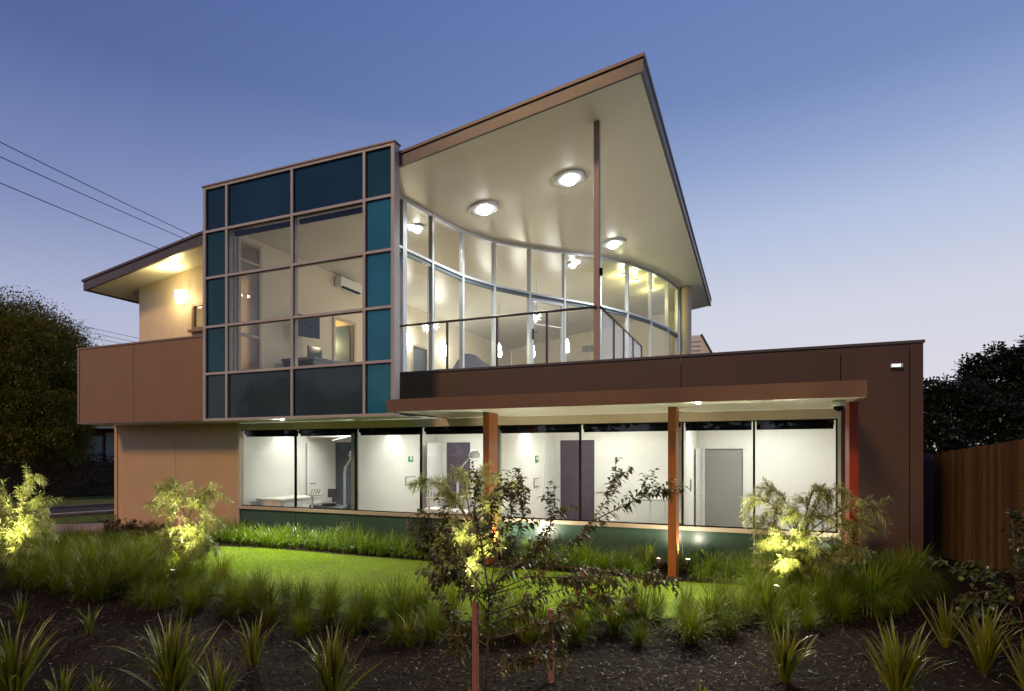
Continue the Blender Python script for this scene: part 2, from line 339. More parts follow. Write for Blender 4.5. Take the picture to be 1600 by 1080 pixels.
# upper wall behind the balcony with the small window
UX = (-15.5, -13.42, -12.55, -11.2)
def up_wall(x0, x1, z0, z1=None):
    a = z1 if z1 else zs(x0); b = z1 if z1 else zs(x1)
    return MB().hexa([(x0,10.82,z0),(x1,10.82,z0),(x1,10.92,z0),(x0,10.92,z0),(x0,10.82,a),(x1,10.82,b),(x1,10.92,b),(x0,10.92,a)])
part('upper_wall', up_wall(-15.5, -13.56, 3.6), M['cream'])
part('upper_wall', up_wall(-13.55, -11.2, 5.86), M['cream']); part('upper_wall', up_wall(-13.55, -11.2, 3.6, 5.18), M['cream'])
part('upper_wall', up_wall(-13.55, -13.44, 5.181, 5.859), M['cream']); part('upper_wall', up_wall(-12.5, -11.2, 5.181, 5.859), M['cream'])
w = part('small_window', MB().box(-13.44,-13.36,10.77,10.86,5.18,5.86).box(-12.58,-12.5,10.77,10.86,5.18,5.86).box(-13.36,-12.58,10.77,10.86,5.18,5.25).box(-13.36,-12.58,10.77,10.86,5.79,5.86).box(-13.50,-12.44,10.70,10.819,5.12,5.178), M['trim'])
part('pane', MB().box(-13.36,-12.58,10.81,10.82,5.25,5.79), M['glass'], w)
part('side_wall', MB().hexa([(-15.5,10.93,3.6),(-15.4,10.93,3.6),(-15.4,14.8,3.6),(-15.5,14.8,3.6),(-15.5,10.93,zs(-15.5)),(-15.4,10.93,zs(-15.4)),(-15.4,14.8,zs(-15.4)),(-15.5,14.8,zs(-15.5))]), M['cream'])
# roof: raked slab, brown fascias, dark lip, soffit boards
def raked(x0, x1, y0, y1, lo, hi):
    return MB().hexa([(x0,y0,zs(x0)+lo),(x1,y0,zs(x1)+lo),(x1,y1,zs(x1)+lo),(x0,y1,zs(x0)+lo),(x0,y0,zs(x0)+hi),(x1,y0,zs(x1)+hi),(x1,y1,zs(x1)+hi),(x0,y1,zs(x0)+hi)])
RX0, RX1, RY0, RY1 = -16.52, -1.73, 10.0, 27.2
roof = part('roof', raked(RX0+.06, RX1-.06, RY0+.06, RY1, .03, .235), M['rooft'])
part('fascia', raked(RX0, RX1, RY0, RY0+.055, -.03, .20), M['fascia'], roof)
part('fascia', raked(RX1-.055, RX1, RY0+.06, RY1, -.03, .20), M['fascia'], roof)
part('fascia', raked(RX0, RX0+.055, RY0+.06, RY1, -.03, .20), M['fascia'], roof)
part('roof_lip', raked(RX0-.03, RX1+.03, RY0-.03, RY0+.05, .204, .262), M['lip'], roof)
part('roof_lip', raked(RX1-.05, RX1+.03, RY0+.055, RY1, .204, .262), M['lip'], roof)
part('roof_lip', raked(RX0-.03, RX0+.05, RY0+.055, RY1, .204, .262), M['lip'], roof)
ys = [RY0+.06, 15.7, 20.6, 24.1, RY1-.02]
for i in range(4):
    xs = [RX0+.06, -13.9, -11.05, -7.36, RX1-.06]
    for j in range(4):
        part('soffit_panel', raked(xs[j]+.002, xs[j+1]-.002, ys[i]+.002, ys[i+1]-.002, 0, .028), M['soffit'], roof)

def fixings(xs_, zs_, y, m):
    k = MB()
    for x in xs_:
        for z in zs_: k.lathe((x,y,z), [(.009,0),(.008,.004),(0,.005)], 6, (0,-1,0))
    o = part('panel_fixings', k, m); o['kind'] = 'stuff'
zz = list(np.arange(2.95,4.7,.43)); fixings([-16.36,-14.37,-14.26,-11.96], zz, YC, M['trim'])
fixings([-16.24,-14.11,-13.98,-11.90], list(np.arange(.5,2.7,.43)), YF, M['trim'])
fixings([-7.0,-5.1,-3.2,-1.26,-1.13,.1,1.24], [3.0,3.35,3.66], YF, M['fascia']); fixings([1.37,2.19], list(np.arange(.5,3.7,.43)), YF, M['fascia'])
# tall coloured glass screen
CX = [-11.85, -11.14, -9.22, -7.33, -6.62]; CZ = [2.76, 3.84, 4.93, 6.07, 7.15, 8.17]
cw = part('glass_screen', MB().box(-11.88,-11.80,YC-.03,YC+.16,2.745,8.19).box(-6.68,-6.60,YC-.03,YC+.16,2.745,8.19).box(-11.80,-6.68,YC-.03,YC+.16,2.745,2.80).box(-11.80,-6.68,YC-.03,YC+.16,8.135,8.19), M['mull'])
part('screen_cap', MB().box(-11.90,-6.58,YC-.05,YC+.18,8.192,8.225), M['trim'], cw)
for x in CX[1:-1]: part('mullion', MB().box(x-.03, x+.03, YC-.032, YC+.13, 2.802, 8.133), M['mull'], cw)
for z in CZ[1:-1]:
    for i in range(4):
        a = CX[i]+(.05 if i == 0 else .03); b = CX[i+1]-(.06 if i == 3 else .03)
        part('transom', MB().box(a, b, YC-.028, YC+.12, z-.027, z+.027), M['mull'], cw)
cols = {(0,5):'navy',(1,5):'navy',(2,5):'navy',(3,5):'teal_d',(0,1):'charc',(1,1):'charc',(2,1):'charc',(3,1):'teal'}
for i in range(4):
    for j in range(5):
        k = 'glass' if (i in (1,2) and j in (1,2,3)) else cols.get((i, j+1), 'teal_d' if i == 0 else 'teal')
        a = CX[i]+(.05 if i == 0 else .03); b = CX[i+1]-(.06 if i == 3 else .03)
        z0 = CZ[j]+(.04 if j == 0 else .027); z1 = CZ[j+1]-(.035 if j == 4 else .027)
        part('pane' if k == 'glass' else 'spandrel_pane', MB().box(a+.001, b-.001, YC+.02, YC+.034, z0+.001, z1-.001), M[k], cw)
        g = .012
        part('seal', MB().box(a+.002,a+g,YC+.004,YC+.018,z0+.002,z1-.002).box(b-g,b-.002,YC+.004,YC+.018,z0+.002,z1-.002).box(a+g+.001,b-g-.001,YC+.004,YC+.018,z1-g,z1-.002), M['black'], cw)
for x0, x1 in ((-11.08,-9.26), (-9.18,-7.37)):
    part('roller_blind', MB().box(x0, x1, YC+.15, YC+.22, 7.02, 7.12), M['blind'], cw)
# backing walls behind the blank glass rows
part('screen_backing', MB().box(-11.1,-7.35,YC+.17,RY0-.035,7.16,8.1), M['black'])

# curved glass wall
CP = [(-7.33,10.06),(-7.25,11.13),(-7.13,12.17),(-6.95,13.41),(-6.55,14.52),(-5.93,15.60),(-5.22,16.66),(-4.42,17.79),(-3.81,19.0),(-3.29,20.41),(-2.93,21.88),(-2.74,23.22)]
FZ = 3.62
gw = part('curved_glass_wall', MB().box(-7.38,-7.28,10.02,10.10,FZ,zs(-7.3)), M['alu'])
def mul(x, y, w=.065, d=.11, t=None):
    m = MB(); t = Vector(t).normalized(); n = Vector((-t.y, t.x, 0)); c = Vector((x, y, 0)); z1 = zs(x)-.01
    q = [c-t*w/2-n*d/2, c+t*w/2-n*d/2, c+t*w/2+n*d/2, c-t*w/2+n*d/2]
    return m.hexa([(*p.xy, FZ) for p in q]+[(*p.xy, z1) for p in q])
for i, (x, y) in enumerate(CP):
    a = Vector(CP[max(i-1,0)]); b = Vector(CP[min(i+1,len(CP)-1)])
    if i: part('mullion', mul(x, y, .14 if i == 1 else .065, .12, (*(b-a), 0)), M['alu'], gw)
for i in range(len(CP)-1):
    a = Vector((*CP[i],0)); b = Vector((*CP[i+1],0)); t = (b-a).normalized(); a2 = a+t*.035; b2 = b-t*.035; n = Vector((-t.y,t.x,0))
    def rail(z0, z1, zz0, zz1, d, name, m, off=0, par=gw):
        p = [a2-n*(d/2-off), b2-n*(d/2-off), b2+n*(d/2+off), a2+n*(d/2+off)]
        return part(name, MB().hexa([(p[0].x,p[0].y,z0),(p[1].x,p[1].y,z1),(p[2].x,p[2].y,z1),(p[3].x,p[3].y,z0),(p[0].x,p[0].y,zz0),(p[1].x,p[1].y,zz1),(p[2].x,p[2].y,zz1),(p[3].x,p[3].y,zz0)]), m, par)
    ta, tb = zs(a.x)-.01, zs(b.x)-.01
    rail(ta-.08, tb-.08, ta, tb, .10, 'head_rail', M['alu'])
    rail(6.54, 6.54, 6.60, 6.60, .11, 'transom', M['alu'])
    rail(6.44, 6.44, 6.538, 6.538, .06, 'transom_shadow_gap', M['slate'])
    rail(6.601, 6.601, ta-.081, tb-.081, .012, 'pane', M['glass'])
    if i != 5: rail(FZ+.1, FZ+.1, 6.439, 6.439, .012, 'pane', M['glass']); rail(FZ, FZ, FZ+.099, FZ+.099, .1, 'sill_rail', M['alu'])
    else:
        dr = rail(6.36, 6.36, 6.437, 6.437, .09, 'glass_door', M['alu'], par=B)
        for p0, p1 in ((a2, a2+t*.10), (b2-t*.07, b2)):
            q = [p0-n*.04, p1-n*.04, p1+n*.04, p0+n*.04]; part('stile', MB().hexa([(*p.xy,FZ) for p in q]+[(*p.xy,6.359) for p in q]), M['alu'], dr)
        part('kick_rail', MB().bar((*(a2+t*.1).xy, 5.72), (*(b2-t*.07).xy, 5.72), .03, .03), M['plastic'], dr)
        q = [a2+t*.101-n*.005, b2-t*.071-n*.005, b2-t*.071+n*.005, a2+t*.101+n*.005]
        part('pane', MB().hexa([(*p.xy,FZ+.05) for p in q]+[(*p.xy,6.358) for p in q]), M['glass'], dr)
        h = a2+t*.05-n*.07
        hh = MB().box(h.x-.02,h.x+.02,h.y-.01,h.y+.03,5.25,5.55); hh.bar((h.x,h.y-.01,5.45),(h.x+.13,h.y+.0,5.45),.02,.02); part('door_handle', hh, M['black'], dr)
part('end_wall', MB().hexa([(-2.80,23.28,FZ),(-2.70,23.28,FZ),(-2.70,26.8,FZ),(-2.80,26.8,FZ),(-2.80,23.28,zs(-2.8)-.01),(-2.70,23.28,zs(-2.7)-.01),(-2.70,26.8,zs(-2.7)-.01),(-2.80,26.8,zs(-2.8)-.01)]), M['soffit'])
part('round_column', MB().tube([(-2.42,23.45,FZ),(-2.42,23.45,zs(-2.42)-.01)], .21, 28), M['beige'], smooth=True)
# upper interior shell
part('upper_floor', MB().box(-11.0,-2.8,YF+.12,26.85,3.602,3.66).box(-11.08,-7.4,YC+.2,YF+.119,3.602,3.66), M['floor'])
def slope_wall_x(x0, x1, y0, y1, z0): return MB().hexa([(x0,y0,z0),(x1,y0,z0),(x1,y1,z0),(x0,y1,z0),(x0,y0,zs(x0)-.005),(x1,y0,zs(x1)-.005),(x1,y1,zs(x1)-.005),(x0,y1,zs(x0)-.005)])
part('rear_wall', slope_wall_x(-11.08, -2.81, 26.7, 26.8, 3.61), M['warmw'])
iw = MB()
def sx_(y0, y1, z0=3.61, z1=None):
    if z1: iw.box(-11.19,-11.10,y0,y1,z0,z1)
    else: iw.hexa([(-11.19,y0,z0),(-11.10,y0,z0),(-11.10,y1,z0),(-11.19,y1,z0),(-11.19,y0,zs(-11.19)-.005),(-11.10,y0,zs(-11.1)-.005),(-11.10,y1,zs(-11.1)-.005),(-11.19,y1,zs(-11.19)-.005)])
sx_(10.02, 10.12); sx_(10.12, 10.75, 3.61, 3.85); sx_(10.12, 10.75, 7.0); sx_(10.75, 13.5); sx_(13.5, 14.38, 5.85); sx_(14.38, 17.65); sx_(17.65, 18.6, 5.78); sx_(18.6, 26.69)
part('partition_wall', iw, M['warmw'])
w = part('tall_window', MB().box(-11.12,-11.04,10.08,10.15,3.85,7.0).box(-11.12,-11.04,10.70,10.77,3.85,7.0).box(-11.12,-11.05,10.15,10.70,6.93,7.0).box(-11.12,-11.05,10.15,10.70,6.50,6.56).box(-11.12,-11.05,10.15,10.70,4.75,4.82).box(-11.12,-11.05,10.15,10.70,3.85,3.92), M['beige'])
for z0, z1 in ((3.925,4.745),(4.825,6.495),(6.565,6.925)): part('pane', MB().box(-11.095,-11.085,10.155,10.695,z0,z1), M['glass'], w)
# lit side room behind the doorway
part('door_frame', MB().box(-11.13,-11.06,13.42,13.5,3.66,5.93).box(-11.13,-11.06,14.38,14.46,3.66,5.93).box(-11.13,-11.06,13.501,14.379,5.86,5.93), M['beige'])
part('interior_door', MB().box(-12.0,-11.22,14.33,14.37,3.66,5.84), M['slate'])
part('interior_door', MB().box(-11.17,-11.13,17.66,18.59,3.66,5.77), M['slate'])
part('door_frame', MB().box(-11.13,-11.07,17.57,17.65,3.66,5.85).box(-11.13,-11.07,18.6,18.68,3.66,5.85).box(-11.13,-11.07,17.651,18.599,5.78,5.85), M['beige'])
part('wall_vent', MB().box(-7.46,-7.14,26.66,26.698,6.75,7.05), M['steel']); part('wall_vent', MB().box(-7.10,-6.78,26.66,26.698,6.75,7.05), M['steel'])

# deck parapet and right-hand wall
for x0, x1 in ((-7.35,-1.20), (-1.187,1.30)):
    part('parapet_panel', MB().box(x0, x1, YF, YF+.1, 2.80, 3.71), M['choc'])
part('wall_panel', MB().box(1.312, 2.245, YF, YF+.1, 0, 3.71), M['choc'])
part('corner_trim', MB().box(2.258, 2.43, YF-.004, YF+.19, 0, 3.71), M['choc'])
part('coping', MB().box(-7.37, 2.45, YF-.025, YF+.16, 3.712, 3.755), M['fascia'])
part('side_parapet', MB().box(2.33,2.42,YF+.2,15.2,3.71,3.75), M['choc'])
part('deck_floor', MB().box(-7.2, 2.3, YF+.17, 26.8, 3.601, 3.625), M['deckf'])
# deck post
part('deck_post', MB().box(-2.84,-2.73,10.96,11.07,3.63,zs(-2.78)), M['deckpost'], bevel=.006)
part('post_lamp_box', MB().box(-2.729,-2.68,10.98,11.05,5.42,5.55), M['black'])
# balustrade
bl = part('balustrade', MB().tube([(-7.24,10.94,4.80),(-2.78,10.94,4.80)], .026, 10).tube([(-2.70,10.94,4.79),(-2.70,15.4,4.79)], .022, 10), M['darkalu'], smooth=True)
bx = [-7.22,-6.02,-4.86,-3.78,-2.88]
for x in bx[1:4]: part('baluster', MB().box(x-.02,x+.02,10.92,10.96,3.63,4.775), M['darkalu'], bl)
for i in range(4): part('glass_panel', MB().box(bx[i]+.03,bx[i+1]-.03,10.935,10.945,3.70,4.74), M['rail_glass'], bl)
by = [11.05,12.1,13.1,14.2,15.35]
for y in by[1:]: part('baluster', MB().box(-2.72,-2.68,y-.02,y+.02,3.63,4.77), M['darkalu'], bl)
for i in range(4): part('glass_panel', MB().box(-2.705,-2.695,by[i]+.03,by[i+1]-.03,3.70,4.73), M['rail_glass'], bl)

# ground floor strip windows
WX = [-11.74,-10.02,-8.28,-6.58,-4.80,-3.06,-1.17,.01,1.26]
ZS, ZH = .70, 2.56
part('window_head', MB().box(-11.83,1.31,YF-.03,YF+.1,ZH,2.726), M['beige'])
part('window_sill', MB().box(-11.83,1.31,YF-.06,YF+.1,ZS-.07,ZS), M['beige'])
part('window_jamb', MB().box(-11.83,-11.75,YF-.035,YF+.1,0,ZS-.071).box(-11.83,-11.75,YF-.035,YF+.1,ZS+.001,ZH-.001), M['beige'])
part('window_jamb', MB().box(1.265,1.31,YF-.035,YF+.1,0,ZS-.071).box(1.265,1.31,YF-.035,YF+.1,ZS+.001,ZH-.001), M['beige'])
for i in range(8):
    a, b = WX[i], WX[i+1]
    part('spandrel_panel', MB().box(a+.006, b-.006, YF+.01, YF+.05, .0, ZS-.072), M['green_sp'])
    fr = MB(); bk = i % 2 == 0
    fr.box(b-.018, b+.018, YF-.002, YF+.05, ZS+.001, ZH-.001)
    fr.box(a+.02, b-.02, YF+.0, YF+.04, ZS+.001, ZS+.02)
    fr.box(a+.02, b-.02, YF+.0, YF+.04, ZH-.02, ZH-.001)
    w = part('window', fr, M['black'])
    part('pane', MB().box(a+.019, b-.019, YF+.012, YF+.022, ZS+.021, ZH-.021), M['glass'], w)
    part('roller_blind', MB().tube([(a+.04,YF+.11,ZH-.06),(b-.04,YF+.11,ZH-.06)], .045, 10).box(a+.04,b-.04,YF+.14,YF+.15,ZH-.16,ZH-.06), M['blind'], w)
# ground rooms
PX = [-8.26,-4.72,-1.17]
for k, x in enumerate(PX):
    part('partition_wall', MB().box(x-.16, x-.05, YF+.13, 14.4, .1, 2.86), M['white'])
    part('wall_end_post', MB().box(x-.18, x-.03, YF+.055, YF+.128, ZS, ZH-.1), M['steel'])
part('partition_wall', MB().box(-11.95,-11.84,YF+.11,14.4,.1,2.86), M['white'])
part('partition_wall', MB().box(1.95,2.05,YF+.13,14.4,.1,2.86), M['white'])
part('ground_floor', MB().box(-12.0,2.1,YF+.11,16.5,.0,.1), M['floor'])
part('ceiling', MB().box(-11.83,1.94,YF+.16,14.38,2.80,2.855), M['ceilw'])
# back wall with door openings
ops = [(-11.35,-10.35,2.35,'slate'), (-7.95,-7.10,2.25,'purple'), (-4.20,-2.72,2.25,'purple'), (-1.05,-.02,2.18,'grey')]
ops = [(onY(517,700,14.4).x, onY(553,700,14.4).x, 2.33,'slate'), (onY(697,700,14.4).x, onY(735,700,14.4).x, 2.30,'purple'), (onY(875,700,14.4).x, onY(929,700,14.4).x, 2.33,'purple'), (onY(1101,700,14.4).x, onY(1161,700,14.4).x, 2.10,'grey')]
xs_ = -11.83; bw = MB()
for x0, x1, zt, c in ops:
    bw.box(xs_, x0, 14.4, 14.5, .1, 2.86); bw.box(x0, x1, 14.4, 14.5, zt, 2.86); xs_ = x1
    part('interior_door', MB().box(x0+.005, x1-.005, 14.44, 14.49, .1, zt-.005), M[c])
    part('door_frame', MB().box(x0-.05,x0,14.385,14.399,.1,zt+.05).box(x1,x1+.05,14.385,14.399,.1,zt+.05).box(x0,x1,14.385,14.399,zt,zt+.05), M['plastic'])
bw.box(xs_, 1.94, 14.4, 14.5, .1, 2.86); part('rear_wall', bw, M['white'])
# open white doors standing out from the back wall
for xx, yy, zt in ((ops[1][0]-.1, 13.6, 2.28), (ops[2][0]-.12, 13.55, 2.3), (ops[3][0]-.08, 13.5, 2.1)):
    d = part('interior_door', MB().box(xx-.04, xx, yy, 14.37, .12, zt), M['plastic'])
    part('door_handle', MB().tube([(xx,yy+.07,1.05),(xx+.05,yy+.07,1.05),(xx+.05,yy+.18,1.05)], .01, 6), M['alu'], d)
d = part('interior_door', MB().box(-11.80,-11.76, onX(480,700,-11.78).y, onX(509,700,-11.78).y, .12, 2.3), M['plastic'])
yy = onX(485,771,-11.76).y; part('door_handle', MB().tube([(-11.76,yy,1.12),(-11.70,yy,1.12),(-11.70,yy+.14,1.12)], .011, 6), M['black'], d)

for k, x in enumerate(PX): part('skirting', MB().box(x-.049, x-.035, YF+.2, 14.38, .1, .2), M['plastic'])
part('skirting', MB().box(-2.66, 1.94, 14.37, 14.399, .1, .2), M['plastic'])
part('bulkhead', MB().box(-11.75,-10.2,13.2,14.38,2.45,2.79), M['white'])
for k, x in enumerate(PX): part('ceiling_cornice', MB().box(x-.049, x-.01, YF+.2, 14.38, 2.74, 2.799), M['white'])
# canopy and blade posts
cn = part('canopy', MB().box(-5.90,1.30,8.64,YF-.03,2.76,2.90), M['rooft'])
part('fascia', MB().box(-5.94,1.34,8.60,8.636,2.72,2.935), M['canopyf'], cn)
part('fascia', MB().box(-5.94,-5.905,8.637,YF-.05,2.72,2.935), M['canopyf'], cn); part('fascia', MB().box(1.305,1.34,8.637,YF-.05,2.72,2.935), M['canopyf'], cn)
for x0, x1 in ((-5.90,-3.5),(-3.495,-1.1),(-1.095,1.30)): part('soffit_panel', MB().box(x0, x1, 8.64, YF-.035, 2.735, 2.757), M['soffit'], cn)
part('canopy_post', MB().box(-4.50,-4.38,9.50,9.90,0,2.73), M['orangep'], bevel=.005)
part('canopy_post', MB().box(-1.255,-1.13,9.50,9.90,0,2.73), M['orangep'], bevel=.005)
part('canopy_post', MB().box(1.26,1.375,9.50,9.90,0,2.73), M['redp'], bevel=.005)

# ------------------------------------------------------------------ lamps
def round_light(px, py, r, power, label, colr, glow='lampglow', group='round ceiling lights', out=True, burst=1):
    p = Vector(onS(px, py)); nrm = Vector((.146, 0, -1)).normalized()
    t = empty('ceiling_light', p, label, 'ceiling light', group)
    MB().lathe(p, [(r,.0),(r,.02),(r*.93,.035),(r*.62,.045),(r*.43,.035)], 32, nrm).build('bezel', M['alu'], t, True)
    MB().lathe(p, [(r*.41,.035),(r*.39,.09),(r*.28,.13),(0,.145)], 32, nrm).build('diffuser', M[glow], t, True)
    if power:
        light('lamp', 'SPOT', p+nrm*.22, power, colr, .12, p+nrm*3, 150, 1, t)
    return t
def onS(x, y):
    r = ray(x, y); s = 6.774/(r[2]-.146*r[0]); return (r[0]*s, r[1]*s, 2+r[2]*s)
for px, py, lb in ((757,325,'round white soffit light nearest the coloured glass screen, under the raked roof'), (890,278,'round white soffit light beside the top of the slim brown deck post'), (958,380,'round white soffit light farthest back, right of the slim brown deck post')):
    round_light(px, py, .38, 1000, lb, (.95,1,.90))
# small round ceiling lights indoors
round_light(652, 355, .20, 100, 'small round ceiling light inside the first curved window bay', (1,.88,.68), group='interior ceiling lights')
round_light(895, 412, .22, 80, 'small round ceiling light inside, just left of the deck post', (1,.93,.72), group='interior ceiling lights')
for px, py, lb in ((990,423,'leftmost of three yellow ceiling spots inside the far curved glass'), (1010,433,'middle of three yellow ceiling spots inside the far curved glass'), (1035,447,'rightmost of three yellow ceiling spots inside the far curved glass')):
    p = Vector(onS(px, py)); p.x -= .35; p.z = zs(p.x)
    t = empty('spotlight', p, lb, 'spotlight', 'yellow ceiling spots')
    MB().lathe(p, [(.09,0),(.09,-.05),(.075,-.06)], 16).build('housing', M['alu'], t, True)
    MB().lathe(p, [(.074,-.055),(.04,-.075),(0,-.08)], 16).build('lens', M['yelglow'], t, True)
    light('lamp', 'POINT', p-Vector((0,0,.3)), 30, (1,.93,.36), .06, parent=t)
light_tex = [(668,512,16.5,'left one of a pair of starburst pendants inside the curved glass'), (679,510,17.5,'right one of a pair of starburst pendants inside the curved glass'), (838,496,19.5,'lone starburst pendant hanging inside the glass door')]
for px, py, s, lb in light_tex:
    p = at(px, py, s); t = empty('starburst_pendant', p, lb, 'pendant light', 'starburst pendants')
    m = MB()
    for k in range(26):
        v = Vector(rng.normal(0,1,3)).normalized(); m.tube([p, p+v*random.uniform(.14,.2)], [.008,.004], 4)
    m.lathe(p, [(.0,-.06),(.05,-.03),(.06,0),(.05,.03),(0,.06)], 10); m.build('burst', M['starglow'], t)
    MB().tube([p, (p.x,p.y,zs(p.x))], .005, 4).build('cord', M['black'], t)
    light('lamp', 'POINT', p-Vector((0,0,.25)), 22, (1,.82,.55), .1, parent=t)
for px, py, s, lb in ((780,549,21.5,'bullet pendant over the counter left of the glass door'), (832,549,21.8,'bullet pendant seen through the glass door'), (886,542,22,'bullet pendant nearest the deck post, over the counter')):
    p = at(px, py, s); t = empty('glass_pendant', p, lb, 'pendant light', 'glowing bullet pendants')
    MB().lathe(p, [(0,.30),(.05,.22),(.085,.0),(.10,-.12),(.08,-.2),(0,-.22)], 14).build('shade', M['lampglow'], t, True)
    MB().tube([p+Vector((0,0,.3)), (p.x,p.y,zs(p.x))], .005, 4).build('cord', M['black'], t)
    light('lamp', 'POINT', p-Vector((0,0,.4)), 30, (1,.98,.80), .1, parent=t)
for px, py, lb in ((638,530,'slim wall sconce left of the slate doorway upstairs'), (694,548,'bright wall sconce above the high-backed booth upstairs')):
    p = onX(px, py, -11.05); t = empty('wall_sconce', p, lb, 'wall light', 'upstairs wall sconces')
    MB().box(p.x-.05,p.x-.02,p.y-.07,p.y+.07,p.z-.22,p.z+.22).build('back_plate', M['alu'], t)
    MB().tube([p+Vector((.03,0,-.2)), p+Vector((.03,0,.2))], .06, 12).build('tube_shade', M['lampglow'], t, True)
    light('lamp', 'POINT', p+Vector((.3,0,0)), 20, (1,.95,.8), .08, parent=t)
# balcony wall lamp
p = onY(283, 465, 10.72); t = empty('wall_lamp', p, 'glowing warm wall lamp on the cream wall above the balcony', 'wall light')
MB().box(p.x-.06,p.x+.06,p.y+.05,10.818,p.z-.14,p.z-.02).build('bracket', M['alu'], t)
MB().hexa([(p.x-.10,p.y-.08,p.z-.15),(p.x+.10,p.y-.08,p.z-.15),(p.x+.10,p.y+.04,p.z-.15),(p.x-.10,p.y+.04,p.z-.15),(p.x-.12,p.y-.10,p.z+.17),(p.x+.12,p.y-.10,p.z+.17),(p.x+.12,p.y+.04,p.z+.17),(p.x-.12,p.y+.04,p.z+.17)]).build('shade', M['warmglow'], t)
light('lamp', 'POINT', p+Vector((0,-.34,-.05)), 20, (1,.78,.36), .10, parent=t)
light('lamp', 'SPOT', p+Vector((0,-.06,.2)), 120, (1,.80,.34), .14, p+Vector((.0,-.9,1.2)), 120, 1, parent=t)
# yellow side room bowl lamp
p = Vector((-12.3, 13.95, 5.05)); t = empty('bowl_pendant', p, 'shallow glowing bowl pendant inside the yellow side room', 'pendant light')
MB().lathe(p, [(0,-.08),(.16,-.05),(.22,.0),(.23,.02),(0,.025)], 20).build('bowl', M['warmglow'], t, True)
MB().tube([p, p+Vector((0,0,1.25))], .008, 5).build('cord', M['black'], t)
light('lamp', 'POINT', p+Vector((0,0,.35)), 110, (1,.87,.42), .1, parent=t)
# ceiling panels and downlights in ground rooms
rooms = [(-11.83,-8.45),(-8.29,-4.92),(-4.75,-1.36),(-1.2,1.9)]
for i, (x0, x1) in enumerate(rooms):
    nm = ('first treatment room from the left', 'second treatment room from the left', 'third treatment room, behind the middle posts', 'rightmost room with the grey door')[i]
    cx = (x0+x1)/2; cy = 12.9; q = Vector((cx, cy, 2.795)); t = empty('light_panel', q, 'flat white ceiling light panel in the '+nm, 'ceiling light')
    MB().box(cx-.6,cx+.6,cy-.3,cy+.3,2.775,2.799).build('frame', M['plastic'], t)
    MB().box(cx-.57,cx+.57,cy-.27,cy+.27,2.769,2.774).build('diffuser', M['panelglow'], t)
    light('lamp', 'AREA', (cx, cy, 2.75), 54 if i else 58, (1,.99,.92), 1.1, (cx, cy, 0), parent=t)
    dn = empty('downlight', (x0+.35, 12.3, 2.795), 'small recessed downlight washing the side wall of the '+nm, 'downlight')
    MB().lathe((x0+.35,12.3,2.799), [(.07,0),(.07,-.015),(.05,-.015),(.045,-.003),(0,-.003)], 16).build('trim_ring', M['lampglow'], dn)
    light('lamp', 'SPOT', (x0+.35,12.3,2.77), 34, (1,1,.92), .04, (x0+.30,12.3,0), 120, .7, dn)
# small soffit downlights (dots on the soffits)
for x, y, zc, pw, lb in ((-.75,9.0,2.734,1000,'tiny recessed downlight in the canopy soffit right of the middle post'), (-9.9,10.25,2.747,1200,'tiny recessed downlight under the overhang of the glass screen')):
    t = empty('downlight', (x, y, zc), lb, 'downlight')
    MB().lathe((x,y,zc), [(.035,0),(.035,-.01),(.026,-.01),(.022,-.004),(0,-.004)], 16).build('trim_ring', M['panelglow'], t)
    light('lamp', 'SPOT', (x,y,zc-.03), pw, (1,.97,.80), .03, (x-(.9 if x > -2 else -.8),y-2.6,0), 125, 1, t)
# garden uplights
UPS = []
def uplight(x, y, tgt, power, lb, spot=95, colr=(1,.86,.50), bl=.5):
    t = empty('garden_uplight', (x, y, 0), lb, 'garden light', 'garden uplights'); d = (Vector(tgt)-Vector((x,y,.22))).normalized(); c = Vector((x,y,.22))
    MB().tube([(x,y,-.02),(x,y,.20)], .012, 6).build('spike', M['darkalu'], t)
    MB().tube([c-d*.04, c+d*.07], .042, 14).build('housing', M['darkalu'], t, True)
    MB().lathe(c, [(.038,.072),(.02,.078),(0,.08)], 14, d).build('lens', M['upglow'], t)
    UPS.append((x, y)); light('lamp', 'SPOT', c+d*.11, power, colr, .035, tgt, spot, bl, t)
# post uplights
uplight(-4.13, 9.62, (-4.15,10.6,2.2), 170, 'garden uplight at the foot of the leftmost orange post', 150, (1,.93,.70))
uplight(-1.42, 9.62, (-1.5,10.5,2.3), 45, 'garden uplight just left of the middle orange post', 150, (1,.93,.70))
uplight(-.98, 9.75, (-.9,10.5,2.3), 45, 'garden uplight just right of the middle orange post', 150, (1,.93,.70))
uplight(1.05, 10.0, (.9,10.6,2.5), 60, 'dim garden uplight hidden in grass by the red post', 150, (1,.93,.70))

# ------------------------------------------------------------------ things in and on the building
p = onX(541, 447, -11.05); t = empty('air_conditioner', p, 'white wall split air conditioner below the ceiling upstairs', 'air conditioner')
MB().box(-11.09,-10.85,p.y-.48,p.y+.48,p.z-.15,p.z+.15).build('housing', M['plastic'], t, bevel=.03)
MB().box(-10.95,-10.845,p.y-.42,p.y+.42,p.z-.155,p.z-.12).build('vent_flap', M['black'], t)
p = onX(481, 512, -10.75); t = empty('television', p, 'dark flat television on a wall arm upstairs', 'television')
a = Vector((.0,-1,0)); c = p
MB().hexa([(c.x-.02,c.y-.42,c.z-.28),(c.x+.22,c.y+.20,c.z-.28),(c.x+.19,c.y+.23,c.z-.28),(c.x-.05,c.y-.39,c.z-.28),(c.x-.02,c.y-.42,c.z+.28),(c.x+.22,c.y+.20,c.z+.28),(c.x+.19,c.y+.23,c.z+.28),(c.x-.05,c.y-.39,c.z+.28)]).build('screen', M['screen'], t)
